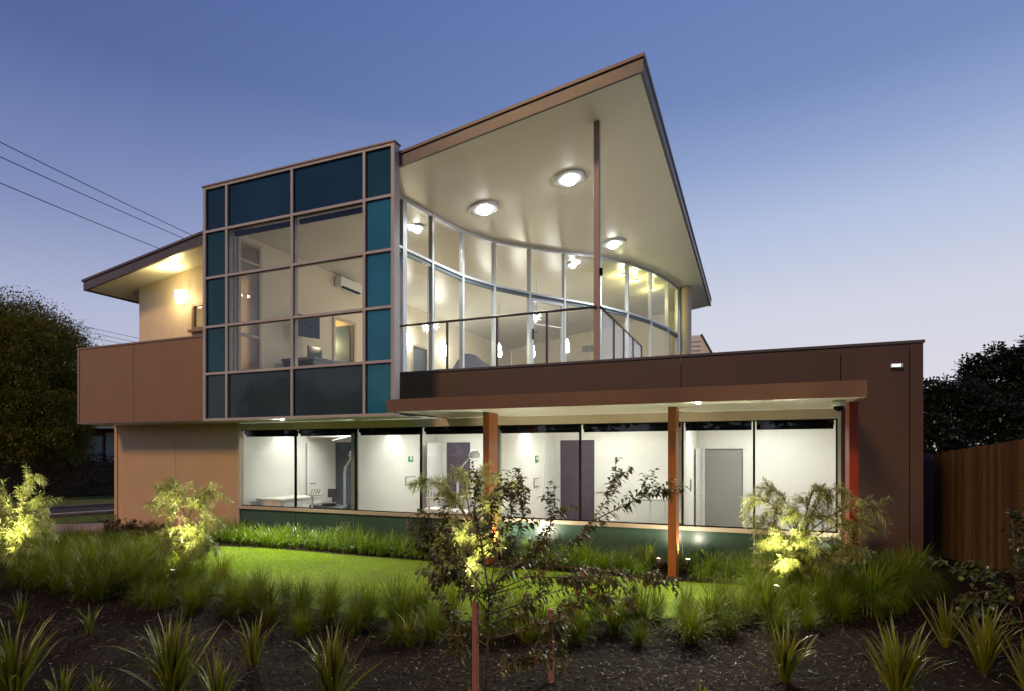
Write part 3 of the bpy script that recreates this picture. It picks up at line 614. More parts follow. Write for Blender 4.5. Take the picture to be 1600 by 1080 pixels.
MB().bar((-11.09,c.y+.1,c.z),(c.x+.15,c.y-.02,c.z),.05,.05).box(-11.10,-11.06,c.y-.02,c.y+.22,c.z-.15,c.z+.15).build('wall_arm', M['black'], t)
p = Vector((-10.6, 11.6, 3.66)); t = empty('desk', p, 'dark reception desk behind the sill of the clear screen panes', 'desk')
MB().box(-10.95,-9.9,11.3,13.6,4.30,4.36).build('top', M['slate'], t); MB().box(-10.93,-10.88,11.33,13.57,3.66,4.299).box(-9.97,-9.92,11.33,13.57,3.66,4.299).build('side_panel', M['slate'], t)
t = empty('computer_monitor', (-10.5,12.0,4.36), 'black monitor standing on the dark reception desk', 'monitor')
MB().box(-10.52,-10.48,11.75,12.25,4.45,4.75).build('screen', M['screen'], t); MB().box(-10.53,-10.47,11.97,12.03,4.362,4.449).box(-10.6,-10.4,11.9,12.1,4.361,4.372).build('stand', M['black'], t)
# booth seat with high back
t = empty('booth_seat', at(730,575,19.5), 'high curved blue grey upholstered booth back upstairs', 'booth')
a0, b0 = at(703,575,18.5), at(775,578,21.5); m = MB(); zt = [4.55,5.0,5.30,5.32,5.20,5.12,5.05,4.98]
for i in range(7):
    u0, u1 = i/7, (i+1)/7; q0 = a0.lerp(b0, u0); q1 = a0.lerp(b0, u1); n = Vector((.14,.06,0))
    m.hexa([(q0.x,q0.y,3.67),(q1.x,q1.y,3.67),(q1.x+n.x,q1.y+n.y,3.67),(q0.x+n.x,q0.y+n.y,3.67),(q0.x,q0.y,zt[i]),(q1.x,q1.y,zt[i+1]),(q1.x+n.x,q1.y+n.y,zt[i+1]),(q0.x+n.x,q0.y+n.y,zt[i])])
m.build('high_back', M['fabric'], t); MB().bar((a0.x+.4,a0.y-.1,4.02),(b0.x+.4,b0.y-.1,4.02),.6,.16).build('seat', M['fabric'], t)
def boxthing(name, lb, cat, c, dims, m, extra=None, em=None, group=None):
    t = empty(name, c, lb, cat, group); x, y, z = c; dx, dy, dz = dims
    MB().box(x-dx/2,x+dx/2,y-dy/2,y+dy/2,z,z+dz).build('body', M[m], t, bevel=min(dims)*.12)
    if extra: extra(t, x, y, z, dx, dy, dz, em)
    return t
def topper(t, x, y, z, dx, dy, dz, em): MB().box(x-dx/2-.02,x+dx/2+.02,y-dy/2-.02,y+dy/2+.02,z+dz+.001,z+dz+.03).build('top', M[em or 'plastic'], t)
boxthing('service_counter', 'long white service counter under the bullet pendants upstairs', 'counter', (-6.6,22.5,3.66), (3.6,.7,1.05), 'warmw', topper, 'grey')
boxthing('cupboard', 'grey cupboard against the rear wall upstairs', 'cupboard', (-5.3,26.3,3.66), (.9,.5,2.6), 'grey', topper, 'grey')
boxthing('shelf_unit', 'low shelf of magazines left of the booth back upstairs', 'shelf', (-8.9,16.3,3.66), (1.0,.4,.95), 'warmw', topper, 'slate')
boxthing('side_cabinet', 'low grey cabinet by the slate doorway upstairs', 'cabinet', (-9.3,13.9,3.66), (.9,.5,.60), 'grey', topper, 'plastic')

# treatment rooms
def cabinet(x0, x1, y0, y1, h, lb, n):
    t = empty('bench_cabinet', ((x0+x1)/2,(y0+y1)/2,.1), lb, 'cabinet')
    MB().box(x0,x1,y0,y1,.1,h-.04).build('carcass', M['plastic'], t); MB().box(x0-.02,x1+.02,y0-.03,y1,h-.038,h).build('worktop', M['white'], t)
    for i in range(n):
        a = x0+(x1-x0)*i/n; b = x0+(x1-x0)*(i+1)/n
        d = MB().box(a+.008,b-.008,y0-.02,y0-.002,.15,h-.06).build('cabinet_door', M['plastic'], t)
    return t
cabinet(-2.55,1-2.2,13.75,14.37,.95, 'white bench cabinet along the back wall of the third room', 4)
cabinet(-11.6,-9.9,13.7,14.35,.86, 'white bench cabinet in the far left treatment room', 4) if False else None
cabinet(-6.75,-5.0,12.9,13.5,.93, 'white bench cabinet in the room behind the leftmost post', 4)
cabinet(-11.75,-10.9,11.3,12.6,.84, 'white low trolley cabinet inside the leftmost window', 3)
def chair(x, y, lb, s=1, up='slate', hb=1.22):
    t = empty('dental_chair', (x,y,.1), lb, 'dental chair', 'dental chairs')
    MB().box(x-.3,x+.3,y-.25,y+.25,.1,.16).tube([(x,y,.16),(x,y,.5)], .10, 12).build('base', M['plastic'], t)
    m = MB().hexa([(x-.7*s,y-.28,.60),(x+.35*s,y-.28,.52),(x+.35*s,y+.28,.52),(x-.7*s,y+.28,.60),(x-.7*s,y-.28,.70),(x+.35*s,y-.28,.64),(x+.35*s,y+.28,.64),(x-.7*s,y+.28,.70)]); m.build('seat', M[up], t, bevel=.03)
    MB().hexa([(x+.32*s,y-.26,.55),(x+.44*s,y-.26,.52),(x+.44*s,y+.26,.52),(x+.32*s,y+.26,.55),(x+.86*s,y-.2,hb),(x+.95*s,y-.2,hb-.04),(x+.95*s,y+.2,hb-.04),(x+.86*s,y+.2,hb)]).build('backrest', M[up], t, bevel=.03)
    MB().box(x+.86*s-.06,x+.86*s+.1,y-.12,y+.12,hb-.03,hb+.14).build('headrest', M[up], t, bevel=.03)
    # delivery column, arm and lamp head
    MB().tube([(x-.2,y+.5,.12),(x-.2,y+.5,1.45),(x-.05,y+.35,1.62)], .035, 8).tube([(x-.05,y+.35,1.62),(x+.5,y,2.02)], .022, 8).build('arm', M['plastic'], t)
    MB().lathe((x+.5,y,1.95), [(0,.12),(.1,.1),(.14,.0),(.12,-.06),(0,-.07)], 14).build('lamp_head', M['plastic'], t, True)
    MB().box(x-.55,x-.2,y-.45,y-.3,.92,.97).box(x-.50,x-.46,y-.42,y-.38,.5,.919).build('instrument_tray', M['plastic'], t)
    for i in range(4): MB().tube([(x-.5+.08*i,y-.43,.98),(x-.5+.08*i,y-.36,1.09)], .012, 6).build('instrument', M['steel'], t)
    return t
chair(-9.75, 12.0, 'dark dental chair inside the second window pane from the left')
chair(-6.5, 12.2, 'pale dental chair with tray arm behind the fourth pane from the left', 1, 'plastic', .98)
# lamp track arm of first room
t = empty('examination_lamp', (-9.2,12.9,2.2), 'articulated white examination lamp high in the first room', 'examination lamp')
MB().tube([(-11.0,13.3,2.75),(-11.0,13.3,2.35),(-10.0,13.1,2.52),(-9.15,12.9,2.4)], .025, 8).build('arm', M['plastic'], t)
for k in range(5): MB().lathe((-9.15+.07*(k%3)-.07,12.9,2.32-.09*k), [(0,.03),(.06,.02),(.075,-.01),(0,-.03)], 12, (.5,-.5,-.6)).build('lamp_petal', M['plastic'], t, True)
def stool(x, y, lb, c='slate'):
    t = empty('stool', (x,y,.1), lb, 'stool'); MB().lathe((x,y,.68), [(0,.08),(.17,.07),(.19,.03),(.17,0),(0,0)], 18).build('seat', M[c], t, True)
    MB().tube([(x,y,.16),(x,y,.68)], .025, 8).build('column', M['alu'], t)
    for k in range(5): a = 2*math.pi*k/5; MB().bar((x,y,.17),(x+.24*math.cos(a),y+.24*math.sin(a),.13),.03,.03).build('leg', M['alu'], t)
    MB().box(x-.04,x+.04,y+.16,y+.2,.75,1.0).box(x-.17,x+.17,y+.15,y+.19,.86,1.08).build('backrest', M[c], t)
stool(-9.95, 11.9, 'dark stool with small backrest near the second mullion'); stool(-5.6, 11.9, 'white stool with backrest beside the leftmost post', 'plastic')
def plate(px, py, X, w, h, m, nm, lb, cat, Y=None):
    p = onX(px, py, X) if Y is None else onY(px, py, Y)
    t = empty(nm, p, lb, cat)
    if Y is None:
        MB().box(X, X+.015, p.y-w/2, p.y+w/2, p.z-h/2, p.z+h/2).build('frame', M[m], t)
        k = 1 if m == 'green_sign' else 3
        if m != 'green_sign':
            for i in range(k): MB().box(X+.016, X+.022, p.y-w/2+.02+i*(w-.03)/k, p.y-w/2+.005+(i+1)*(w-.03)/k, p.z-h/2+.025, p.z+h/2-.025).build('glove_box', M['plastic'], t)
        else: MB().box(X+.016, X+.02, p.y-.05, p.y+.05, p.z-.02, p.z+.06).build('pictogram', M['plastic'], t)
    else:
        MB().box(p.x-w/2, p.x+w/2, Y-.015, Y, p.z-h/2, p.z+h/2).build('frame', M[m], t)
        MB().box(p.x-w/2+.02, p.x+w/2-.02, Y-.022, Y-.016, p.z-h/2+.02, p.z+h/2-.02).build('cover', M['white'], t)
plate(641.5,717.5,-8.305,.22,.14,'green_sign','wall_sign','small green safety sign on the side wall of the second room','sign')
plate(838.5,717.5,-4.765,.20,.16,'green_sign','wall_sign','small green safety sign on the side wall of the third room','sign')
plate(641,751,-8.305,.46,.22,'steel','switch_panel','grey framed triple panel below the green sign, second room','wall panel')
plate(838,754,-4.765,.36,.22,'steel','switch_panel','grey framed panel below the green sign, third room','wall panel')
plate(1079,758,-1.215,.14,.24,'steel','switch_panel','small dark intercom panel left of the grey door','wall panel')
plate(1170,769,0,.14,.14,'plastic','power_socket','left white socket plate between grey door and dark mullion','socket',14.38)
plate(1184,769,0,.14,.14,'plastic','power_socket','right white socket plate just right of the dark mullion','socket',14.38)
for i, px in enumerate((935,941,947)): plate(px,764,0,.09,.16,'plastic','power_socket',('left','middle','right')[i]+' one of three white sockets right of the wide purple door','socket',14.38)
plate(998,770,0,.30,.45,'plastic','towel_dispenser','white towel dispenser over the bench in the third room','dispenser',14.38)
for i, (x, nm, lb) in enumerate(((-2.3,'pump_bottle','white pump bottle at the left end of the third room bench'), (-1.75,'supply_box','small white supply box in the middle of the third room bench'), (-1.4,'steel_tray','shallow steel tray at the right end of the third room bench'))):
    t = empty(nm, (x,14.0,.95), lb, nm.replace('_',' '))
    if i == 0: MB().lathe((x,14.0,.952), [(0,0),(.045,0),(.045,.14),(.015,.17),(.015,.2),(0,.2)], 14).build('bottle', M['plastic'], t, True); MB().bar((x,14.0,1.155),(x,13.92,1.15),.015,.015).build('nozzle', M['steel'], t)
    elif i == 1: MB().box(x-.13,x+.13,13.92,14.1,.952,1.10).build('body', M['white'], t, bevel=.01); MB().box(x-.13,x+.13,13.915,13.919,1.0,1.05).build('label_band', M['slate'], t)
    else: MB().box(x-.16,x+.16,13.9,14.12,.952,.975).build('tray', M['steel'], t, bevel=.005); MB().box(x-.1,x+.08,13.95,14.0,.976,.99).build('instrument', M['alu'], t)
# security camera and bulkhead light on the right
p = onY(1317, 628, 9.3); p.z = 2.66; t = empty('security_camera', p, 'dome security camera under the right end of the canopy', 'camera')
MB().lathe((p.x-.05,9.3,2.734), [(.0,0),(.09,0),(.09,-.06),(.07,-.08)], 18).build('housing', M['plastic'], t, True); MB().lathe((p.x-.05,9.3,2.655), [(.07,0),(.055,-.05),(0,-.075)], 18).build('dome', M['black'], t, True)
p = onY(1400, 572, YF); t = empty('bulkhead_light', p, 'small bulkhead light high on the dark right wall', 'wall light')
MB().box(p.x-.085,p.x+.085,YF-.07,YF-.002,p.z-.035,p.z+.035).build('housing', M['alu'], t, bevel=.01); MB().box(p.x-.07,p.x+.05,YF-.075,YF-.071,p.z-.022,p.z+.022).build('lens', emis('bulkhead_lens', (.9,.9,1), 1.0), t)

# ------------------------------------------------------------------ right side: paling fence and tank
t = empty('paling_fence', (3.4,13.4,0), 'timber paling fence running back beside the dark right wall', 'fence')
f0 = Vector((4.07,12,0)); fd = Vector((-.447,.894,0)); fn = Vector((-.894,-.447,0)); pal = None
for i in range(-46, 47):
    d = i*.075; q = f0+fd*d; off = fn*(.006 if i % 2 else -.020); zt = 2.23-.135*max(d, -1.2) + random.uniform(-.012,.012)
    a = q+fd*.004+off; b = q+fd*(.096 if i % 2 == 0 else .056)+off; n = fn*.014
    MB().hexa([(a.x,a.y,-.02),(b.x,b.y,-.02),(b.x+n.x,b.y+n.y,-.02),(a.x+n.x,a.y+n.y,-.02),(a.x,a.y,zt),(b.x,b.y,zt-.003),(b.x+n.x,b.y+n.y,zt-.003),(a.x+n.x,a.y+n.y,zt)]).build('paling', M['fence'], t)
for z in (.3,1.1,1.8): MB().bar(f0+fd*-3.4-fn*.03+Vector((0,0,z)), f0+fd*3.5-fn*.03+Vector((0,0,z)), .04, .08).build('rail', M['fence'], t)
for d in (-3,-.6,1.8): q = f0+fd*d-fn*.1; MB().box(q.x-.05,q.x+.05,q.y-.05,q.y+.05,0,1.9).build('post', M['fence'], t)
t = empty('water_tank', (2.78,13.2,0), 'plum coloured rainwater tank behind the right corner of the building', 'water tank')
pr = [(.0,0),(.36,0)]
for k in range(19): pr += [(.37,.05+k*.1),(.355,.10+k*.1)]
pr += [(.33,1.98),(.0,2.02)]
MB().lathe((2.78,13.2,0), pr, 36).build('ribbed_wall', M['tank'], t, True); MB().lathe((2.62,13.2,1.98), [(.16,0),(.16,.07),(.0,.09)], 20).build('lid', M['tank'], t)

# ------------------------------------------------------------------ power lines
def wire(a, b, sag, lb, grp, r=.014):
    m = MB(); pts = [a.lerp(b, k/16)-Vector((0,0,sag*4*(k/16)*(1-k/16))) for k in range(17)]; m.tube(pts, r, 5)
    o = m.build('power_line', M['cable']); tag(o, lb, 'power line', grp)
wire(at(-160,142,15), at(560,478,48), .35, 'topmost black power line crossing the sky at the left', 'upper power lines')
wire(at(-160,172,15), at(560,478,50), .35, 'middle black power line, just under the topmost one', 'upper power lines')
wire(at(-160,218,15), at(560,500,50), .35, 'lowest of the three upper black power lines', 'upper power lines')
for k, (y0, y1) in enumerate(((474,527),(484,533),(489,541))):
    wire(at(-160, y0-38, 26), at(330, y1+22, 60), .3, ('top','middle','bottom')[k]+' one of three thin wires passing the dark tree', 'thin lower power lines', .016)

# ------------------------------------------------------------------ foliage
def crown(center, rad, nclump, nleaf, size, lw, seed, squash=1., zmin=None):
    """leaf faces in many clumps spread over a lumpy ellipsoid"""
    g = np.random.default_rng(seed); c = np.array(center); rad = np.array(rad)
    d = unit(g.normal(0,1,(nclump,3))); d[:,2] = np.where(d[:,2] < -.6, -d[:,2], d[:,2]); rr = g.uniform(.45,1.0,(nclump,1))**.6
    cc = c + d*rad*rr; cr = g.uniform(.14,.30,nclump)*rad.min()
    k = g.integers(0, nclump, nleaf); dl = unit(g.normal(0,1,(nleaf,3))); P = cc[k]+dl*cr[k][:,None]*g.uniform(.55,1.05,(nleaf,1))
    D = dl + np.array([0,0,.4]) + g.normal(0,.5,(nleaf,3))
    if zmin is not None: s = P[:,2] > zmin; P, D = P[s], D[s]
    n = len(P); return leaves(P, D, g.uniform(.7,1.3,n)*size, g.uniform(.7,1.2,n)*lw), cc
def join(lst):
    V = []; Fc = []; o = 0
    for v, f in lst: V.append(v); Fc.append(f+o); o += len(v)
    return np.concatenate(V), np.concatenate(Fc)
def big_tree(name, lb, cat, base, blobs, m, trunk_h, tr=.22, group=None, seed=1):
    t = empty(name, base, lb, cat, group); res = []; cs = []
    for i, (c, rad, nc, nl, sz, lw) in enumerate(blobs):
        r, cc = crown(c, rad, nc, nl, sz, lw, seed*31+i, zmin=.05); res.append(r); cs += list(cc[::max(1, len(cc)//10)])
    npmesh('foliage', *join(res), M[m], t)['kind'] = 'stuff'
    b = Vector(base); m2 = MB(); m2.tube([b-Vector((0,0,.2)), b+Vector((.05,.03,trunk_h*.5)), b+Vector((-.05,0,trunk_h))], [tr, tr*.8, tr*.55], 10); m2.build('trunk', M['bark'], t, True)
    lm = MB()
    for q in cs[:26]:
        q = Vector(q); s = b+Vector((0,0,trunk_h*random.uniform(.5,1))); mid = s.lerp(q,.5)+Vector((0,0,.3)); lm.tube([s, mid, q], [tr*.4, tr*.22, tr*.07], 5)
    lm.build('limbs', M['bark'], t, True)
    return t
g1 = at(-30, 708, 27); g1.z = 0
big_tree('conifer_tree', 'huge dark rounded evergreen at the left edge, behind the street', 'tree', g1,
    [(at(-30,600,27), (4.6,4.6,4.1), 520, 120000, .13, .065), (at(20,660,25.5), (3.0,2.6,3.2), 260, 46000, .12, .06)], 'conif', 6, .4, seed=3)
g2 = at(62, 708, 26); g2.z = 0
big_tree('evergreen_tree', 'lower dark evergreen leaning right of the huge rounded one', 'tree', g2,
    [(at(58,590,26), (2.1,2.1,2.7), 170, 34000, .11, .055), (at(70,680,25), (1.8,1.6,2.0), 120, 20000, .11, .055)], 'conif', 4, .25, seed=5)
# hedge along the far side of the street
ha = Vector((-1.062*27,.643*27,0)); t = empty('hedge', ha, 'dense dark clipped hedge across the street behind the verge', 'hedge')
n = 38000; u = rng.uniform(-16,22,n); P = np.stack([ha.x+dd.x*u, ha.y+dd.y*u, rng.uniform(0,1.9,n)**1.0], 1) + np.array([-.954,.30,0])*rng.uniform(0,1.0,(n,1))
P[:,2] += .12*np.sin(P[:,1]*2.2)*(P[:,2]/1.9)
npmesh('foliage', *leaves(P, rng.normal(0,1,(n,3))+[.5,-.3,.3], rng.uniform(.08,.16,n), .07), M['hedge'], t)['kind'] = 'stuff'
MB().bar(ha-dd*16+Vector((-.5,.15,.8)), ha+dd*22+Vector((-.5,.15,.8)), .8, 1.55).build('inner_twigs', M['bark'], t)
# right-hand trees
g3 = at(1598, 708, 32); g3.z = 0
big_tree('broadleaf_tree', 'tall black round-headed tree silhouetted at the right edge', 'tree', g3,
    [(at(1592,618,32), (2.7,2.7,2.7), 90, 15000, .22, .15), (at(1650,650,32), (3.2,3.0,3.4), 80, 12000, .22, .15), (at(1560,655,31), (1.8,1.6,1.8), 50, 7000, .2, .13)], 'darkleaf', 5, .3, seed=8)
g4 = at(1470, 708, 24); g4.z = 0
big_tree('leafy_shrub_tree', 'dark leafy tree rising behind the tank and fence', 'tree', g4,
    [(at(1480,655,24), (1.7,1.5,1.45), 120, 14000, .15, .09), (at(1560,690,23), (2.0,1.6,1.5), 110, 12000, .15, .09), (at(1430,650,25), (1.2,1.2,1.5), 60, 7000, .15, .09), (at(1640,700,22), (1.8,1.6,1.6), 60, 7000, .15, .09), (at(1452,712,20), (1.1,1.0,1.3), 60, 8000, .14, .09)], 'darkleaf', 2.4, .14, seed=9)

tl = []  # unseen tree row, added behind the camera to darken what the glass mirrors
gg = np.random.default_rng(77)
for k in range(11):
    x = -42+k*8.2; h_ = gg.uniform(3.4,5.2); res, _ = crown((x, -24+gg.uniform(-3,3), h_), (4.9,3.2,h_*.98), 60, 5200, .55, .34, 200+k); tl.append(res)
o = npmesh('reflection_trees', *join(tl), M['darkleaf']); tag(o, 'unseen dark row of trees added behind the camera to darken window reflections', 'trees', kind='stuff')
# neighbours
h = at(1075,708,33); h.z = 0; t = empty('neighbouring_house', h, 'roof end of a neighbouring house peeping over the parapet', 'house')
y0 = h.y; zt = at(1098,527,33).z
MB().box(h.x-4,h.x+.55,y0,y0+7,0,zt-1.2).build('wall', M['cream'], t)
rf = MB().hexa([(h.x-4.2,y0-.3,zt-1.19),(h.x+1.5,y0-.3,zt-1.5),(h.x+1.5,y0+7.2,zt-1.5),(h.x-4.2,y0+7.2,zt-1.19),(h.x-4.2,y0-.3,zt+.15),(h.x+.72,y0-.3,zt),(h.x+.72,y0+7.2,zt),(h.x-4.2,y0+7.2,zt+.15)]).build('roof', M['soffit'], t)
MB().bar((h.x+.75,y0-.34,zt+.02),(h.x+1.53,y0-.34,zt-1.5),.12,.3,(0,1,0)).build('barge_board', M['rooft'], rf)
for k in range(3): MB().box(h.x-4.2,h.x+.7-.1*k*0,y0-.34,y0-.305,zt-.35-.25*k,zt-.32-.25*k).build('fascia_line', M['steel'], rf)
h = at(150,708,34); h.z = 0; t = empty('brick_house', h, 'dim red brick house behind the hedge with a pale window', 'house')
def hb(a0, a1, b0, b1, z0, z1):                             # box in the street's own frame
    e = Vector((.954,-.30,0)); q = [h+dd*a0+e*b0, h+dd*a1+e*b0, h+dd*a1+e*b1, h+dd*a0+e*b1]
    return MB().hexa([(p.x,p.y,z0) for p in q]+[(p.x,p.y,z1) for p in q])
hb(-7,9,-6,0,0,3.4).build('wall', M['brick'], t)
hb(-8,10,-7,1,3.41,3.55).build('eaves', M['cream'], t); hb(-7,9,-5,-1,3.56,5.2).build('roof', M['rooft'], t)
for a, wd in ((-4,1.4),(-.6,.9),(1.4,1.1),(5,1.6)):
    w = hb(a,a+wd,-.05,.06,1.5,3.0).build('window', M['steel'], t); hb(a+.08,a+wd-.08,.061,.08,1.6,2.9).build('pane', emis('dim_window', (.35,.5,.6), .03, (.05,.07,.08)) if a == -.6 else M['slate'], w)
hb(.45,1.1,.01,.12,0,3.2).build('pier', M['steel'], t)

# ------------------------------------------------------------------ lawn and mulch stuff
def inpoly(P, poly):
    x, y = P[:,0], P[:,1]; r = np.zeros(len(P), bool); n = len(poly)
    for i in range(n):
        (x1,y1),(x2,y2) = poly[i][:2], poly[(i+1)%n][:2]
        r ^= ((y1 > y) != (y2 > y)) & (x < (x2-x1)*(y-y1)/(y2-y1+1e-12)+x1)
    return r
P = np.stack([rng.uniform(-12.4,1,150000), rng.uniform(5.8,9.6,150000)], 1); P = P[inpoly(P, lawnp)]; n = len(P)
P = np.concatenate([P, np.full((n,1), .01)], 1); D = rng.normal(0,.45,(n,3)); D[:,2] = 1; D = unit(D); S_ = unit(np.cross(D, rng.normal(0,1,(n,3))))
patch = .5+.5*np.sin(P[:,0]*1.3+np.sin(P[:,1]*2.1)); hgt = rng.uniform(.018,.042,n)*(.7+.5*patch)
V = np.stack([P-S_*.0035, P+S_*.0035, P+D*hgt[:,None]], 1).reshape(-1,3)
o = npmesh('lawn_grass', V, np.arange(3*n).reshape(-1,3), M['lawnb']); tag(o, 'short bright green mown lawn in front of the lit windows', 'lawn', kind='stuff')
n = 90000; P = np.stack([rng.uniform(-10.5,5,n), rng.uniform(2.6,9.8,n), rng.uniform(.002,.03,n)], 1); keep = ~inpoly(P, lawnp); P = P[keep]; n = len(P)
keep = rng.uniform(0,1,n) < np.clip(1.5-P[:,1]/9, .25, 1); P = P[keep]; n = len(P)
a = rng.uniform(0,2*np.pi,n); D = np.stack([np.cos(a), np.sin(a), rng.normal(0,.28,n)], 1)
o = npmesh('bark_mulch', *leaves(P, D, rng.uniform(.02,.08,n), rng.uniform(.005,.015,n), 0, .2), M['chip']); tag(o, 'dark shredded bark mulch covering the front garden bed', 'mulch', kind='stuff')
# thin turf on verge and around the corner
n = 24000; P = np.stack([rng.uniform(-30,-15,n), rng.uniform(6,16,n), np.full(n,-.02)], 1); q = P[:,0]*(-.954)+P[:,1]*.30
ref = lambda s: (-1.062*s)*(-.954)+.643*s*.30
keep = (q > ref(16.9)) & (q < ref(18.6)); P = P[keep]; n = len(P)
o = npmesh('verge_grass', *leaves(P, rng.normal(0,.4,(n,3))+[0,0,1], rng.uniform(.04,.1,n), .012), M['bed']); tag(o, 'rough grass on the strip between footpath and road', 'grass', kind='stuff')

# ------------------------------------------------------------------ tussocks
def blades(n, hgt, width, spread, seed, seg=4, arch=1.0, rad=.06):
    g = np.random.default_rng(seed); az = g.uniform(0,2*np.pi,n); ln = g.uniform(.55,1.1,n)*hgt; le = np.abs(g.normal(0,spread,n)).clip(0,1.25); w = g.uniform(.6,1.2,n)*width
    r0 = np.sqrt(g.uniform(0,1,n))*rad; a0 = az+g.normal(0,.7,n); bx = np.cos(a0)*r0; by = np.sin(a0)*r0
    pts = [np.stack([bx,by,np.zeros(n)],1)]; ang = le*.45; cu = arch*g.uniform(.25,1.1,n)*(.35+le)
    tw = g.normal(0,.25,n)
    for k in range(seg):
        st = ln/seg; d = np.stack([np.cos(az+tw*k/seg)*np.sin(ang), np.sin(az+tw*k/seg)*np.sin(ang), np.cos(ang)],1); pts.append(pts[-1]+d*st[:,None]); ang = ang+cu*(k+1)/seg*.9
    sd = np.stack([-np.sin(az),np.cos(az),np.zeros(n)],1); V = []
    prof = [.7,1,.85,.55,.04] if seg == 4 else list(np.interp(np.linspace(0,1,seg+1),[0,.25,.5,.8,1],[.7,1,.95,.6,.03]))
    for k in range(seg+1): V += [pts[k]-sd*(w*prof[k]/2)[:,None], pts[k]+sd*(w*prof[k]/2)[:,None]]
    V = np.stack(V,1).reshape(-1,3); b = np.arange(n)[:,None]*(2*(seg+1)); Fc = np.concatenate([b+np.array([[2*k,2*k+1,2*k+3,2*k+2]]) for k in range(seg)])
    return V, Fc
def protos(name, m, k, *a, **kw):
    r = []
    for i in range(k):
        o = npmesh(name, *blades(*a, seed=100+i*7+hash_(name), **kw), M[m], smooth=True); r.append(o)
    return r
def hash_(s): return sum(ord(c) for c in s) % 97
def scatter(prs, spots, lb, cat, grp, smin=.8, smax=1.2):
    for i, (x, y, *s) in enumerate(spots):
        src = prs[i % len(prs)]
        if i < len(prs): o = src
        else: o = src.copy(); col.objects.link(o)
        k = (s[0] if s else 1)*random.uniform(smin, smax); o.location = (x, y, -.01); o.rotation_euler = (random.uniform(-.12,.12), random.uniform(-.12,.12), random.uniform(0,6.28)); o.scale = (k*random.uniform(.9,1.15), k*random.uniform(.9,1.15), k)
        tag(o, lb, cat, grp)
edge = [(-10.26,5.06),(-9.17,5.29),(-7.96,5.39),(-6.56,5.30),(-4.85,5.20),(-3.65,5.35),(-2.35,5.75),(-1.12,6.35),(.15,7.2),(1.2,8.15),(1.95,9.0),(2.3,9.9)]
def along(d, step, jit):
    out = []; acc = 0
    for i in range(len(edge)-1):
        a = Vector((*edge[i],0)); b = Vector((*edge[i+1],0)); t = (b-a); ln = t.length; t.normalize(); nrm = Vector((-t.y,t.x,0)); u = acc
        while u < ln: q = a+t*u+nrm*(d+random.uniform(-jit,jit)); out.append((q.x+random.uniform(-jit,jit)*.7, q.y)); u += step*random.uniform(.8,1.2)
        acc = u-ln
    return out
fine = protos('grass_tussock', 'tuss', 7, n=380, hgt=.80, width=.0068, spread=.85, arch=.80, rad=.07, seg=6)
sp1 = along(.25,.42,.07); sp2 = [p for p in along(.62,.46,.1)]; sp3 = [p for p in along(1.0,.5,.12) if p[0] < -7.2 or p[0] > .2]
def clr(P): return [p for p in P if all((p[0]-a)**2+(p[1]-b)**2 > .05 for a, b in ((-10.6,5.15),(-7.82,5.95),(-3.34,6.7),(.26,8.23),(-3.5,7.0),(.42,8.5)))]
sp0 = [(x, y, .72) for x, y in along(-.12, .55, .14)]
allsp = clr(sp0+sp1+sp2+sp3)
for a, b, lb, grp in ((-99,-8.0,'fine arching tussock in the front border left of the second uplit young tree','front border tussocks, far left'), (-8.0,-4.0,'fine arching tussock in the front border between second uplit tree and crepe myrtle','front border tussocks, before the lawn'),
                      (-4.0,-1.0,'fine arching tussock in the front border just behind the crepe myrtle and stakes','front border tussocks, behind the stakes'), (-1.0,99,'fine arching tussock in the front border around the rightmost uplit tree','front border tussocks, right end')):
    z = [(p[0], p[1], (p[2] if len(p) > 2 else 1)*(.84 if -8 < p[0] < -1 else 1)) for p in allsp if a <= p[0] < b]; pr = fine[:]
    if a > -99: pr = [o.copy() for o in fine]; [col.objects.link(o) for o in pr]
    scatter(pr, z, lb, 'grass tussock', grp, .60, 1.0)
    for o in pr[len(z):]: bpy.data.objects.remove(o)
left = []
tlights = [(-10.6,5.15),(-7.82,5.95),(-3.34,6.7),(.26,8.23),(-8.1,6.3),(.45,8.55),(-4.13,9.62),(-1.42,9.62),(-.98,9.75),(1.05,10.0)]
def clear(P, r=.28): return [p for p in P if all((p[0]-a)**2+(p[1]-b)**2 > r*r for a, b in tlights)]
for _ in range(900):
    x, y = random.uniform(-14.2,-8.0), random.uniform(5.9,10.4)
    if y > 8.3 and x > -12.6: continue
    if y > 6.6 and x > -9.6 and not (x < -12): continue
    s_ = -.3826*x+.924*y; px = 800+F*((.924*x+.3826*y)/s_)
    if px < -30: continue
    if all((x-a)**2+(y-b)**2 > .30**2 for a, b in left): left.append((x, y))
prL = protos('spreading_grass', 'tuss', 4, n=330, hgt=.72, width=.0075, spread=.85, arch=.85, rad=.10, seg=5)
scatter(prL, [(x, y, 1.0 if y < 7.0 else .72 if y < 8.3 else .55) for x, y in clear(left)], 'soft spreading green grass clump in the drift left of the lawn', 'grass clump', 'grass clumps left of the lawn', .7, 1.0)
prR = protos('spreading_grass', 'bed', 3, n=380, hgt=.74, width=.0075, spread=.85, arch=.9, rad=.12, seg=6)
right = [(.95,8.6),(1.35,8.75),(1.75,9.3),(1.2,9.2),(1.6,9.8),(.6,9.0),(.3,9.6),(1.1,9.7),(2.0,10.1),(.75,9.55),(1.9,9.6),(.2,9.0),(-.1,9.6),(2.2,10.4)]
scatter(prR, clear(right), 'bright spreading grass clump at the right end of the lawn', 'grass clump', 'grass clumps right of the lawn', .8, 1.05)
prB = protos('strappy_tussock', 'bed', 5, n=120, hgt=.50, width=.013, spread=.85, arch=1.1, rad=.08, seg=6)
sb = []
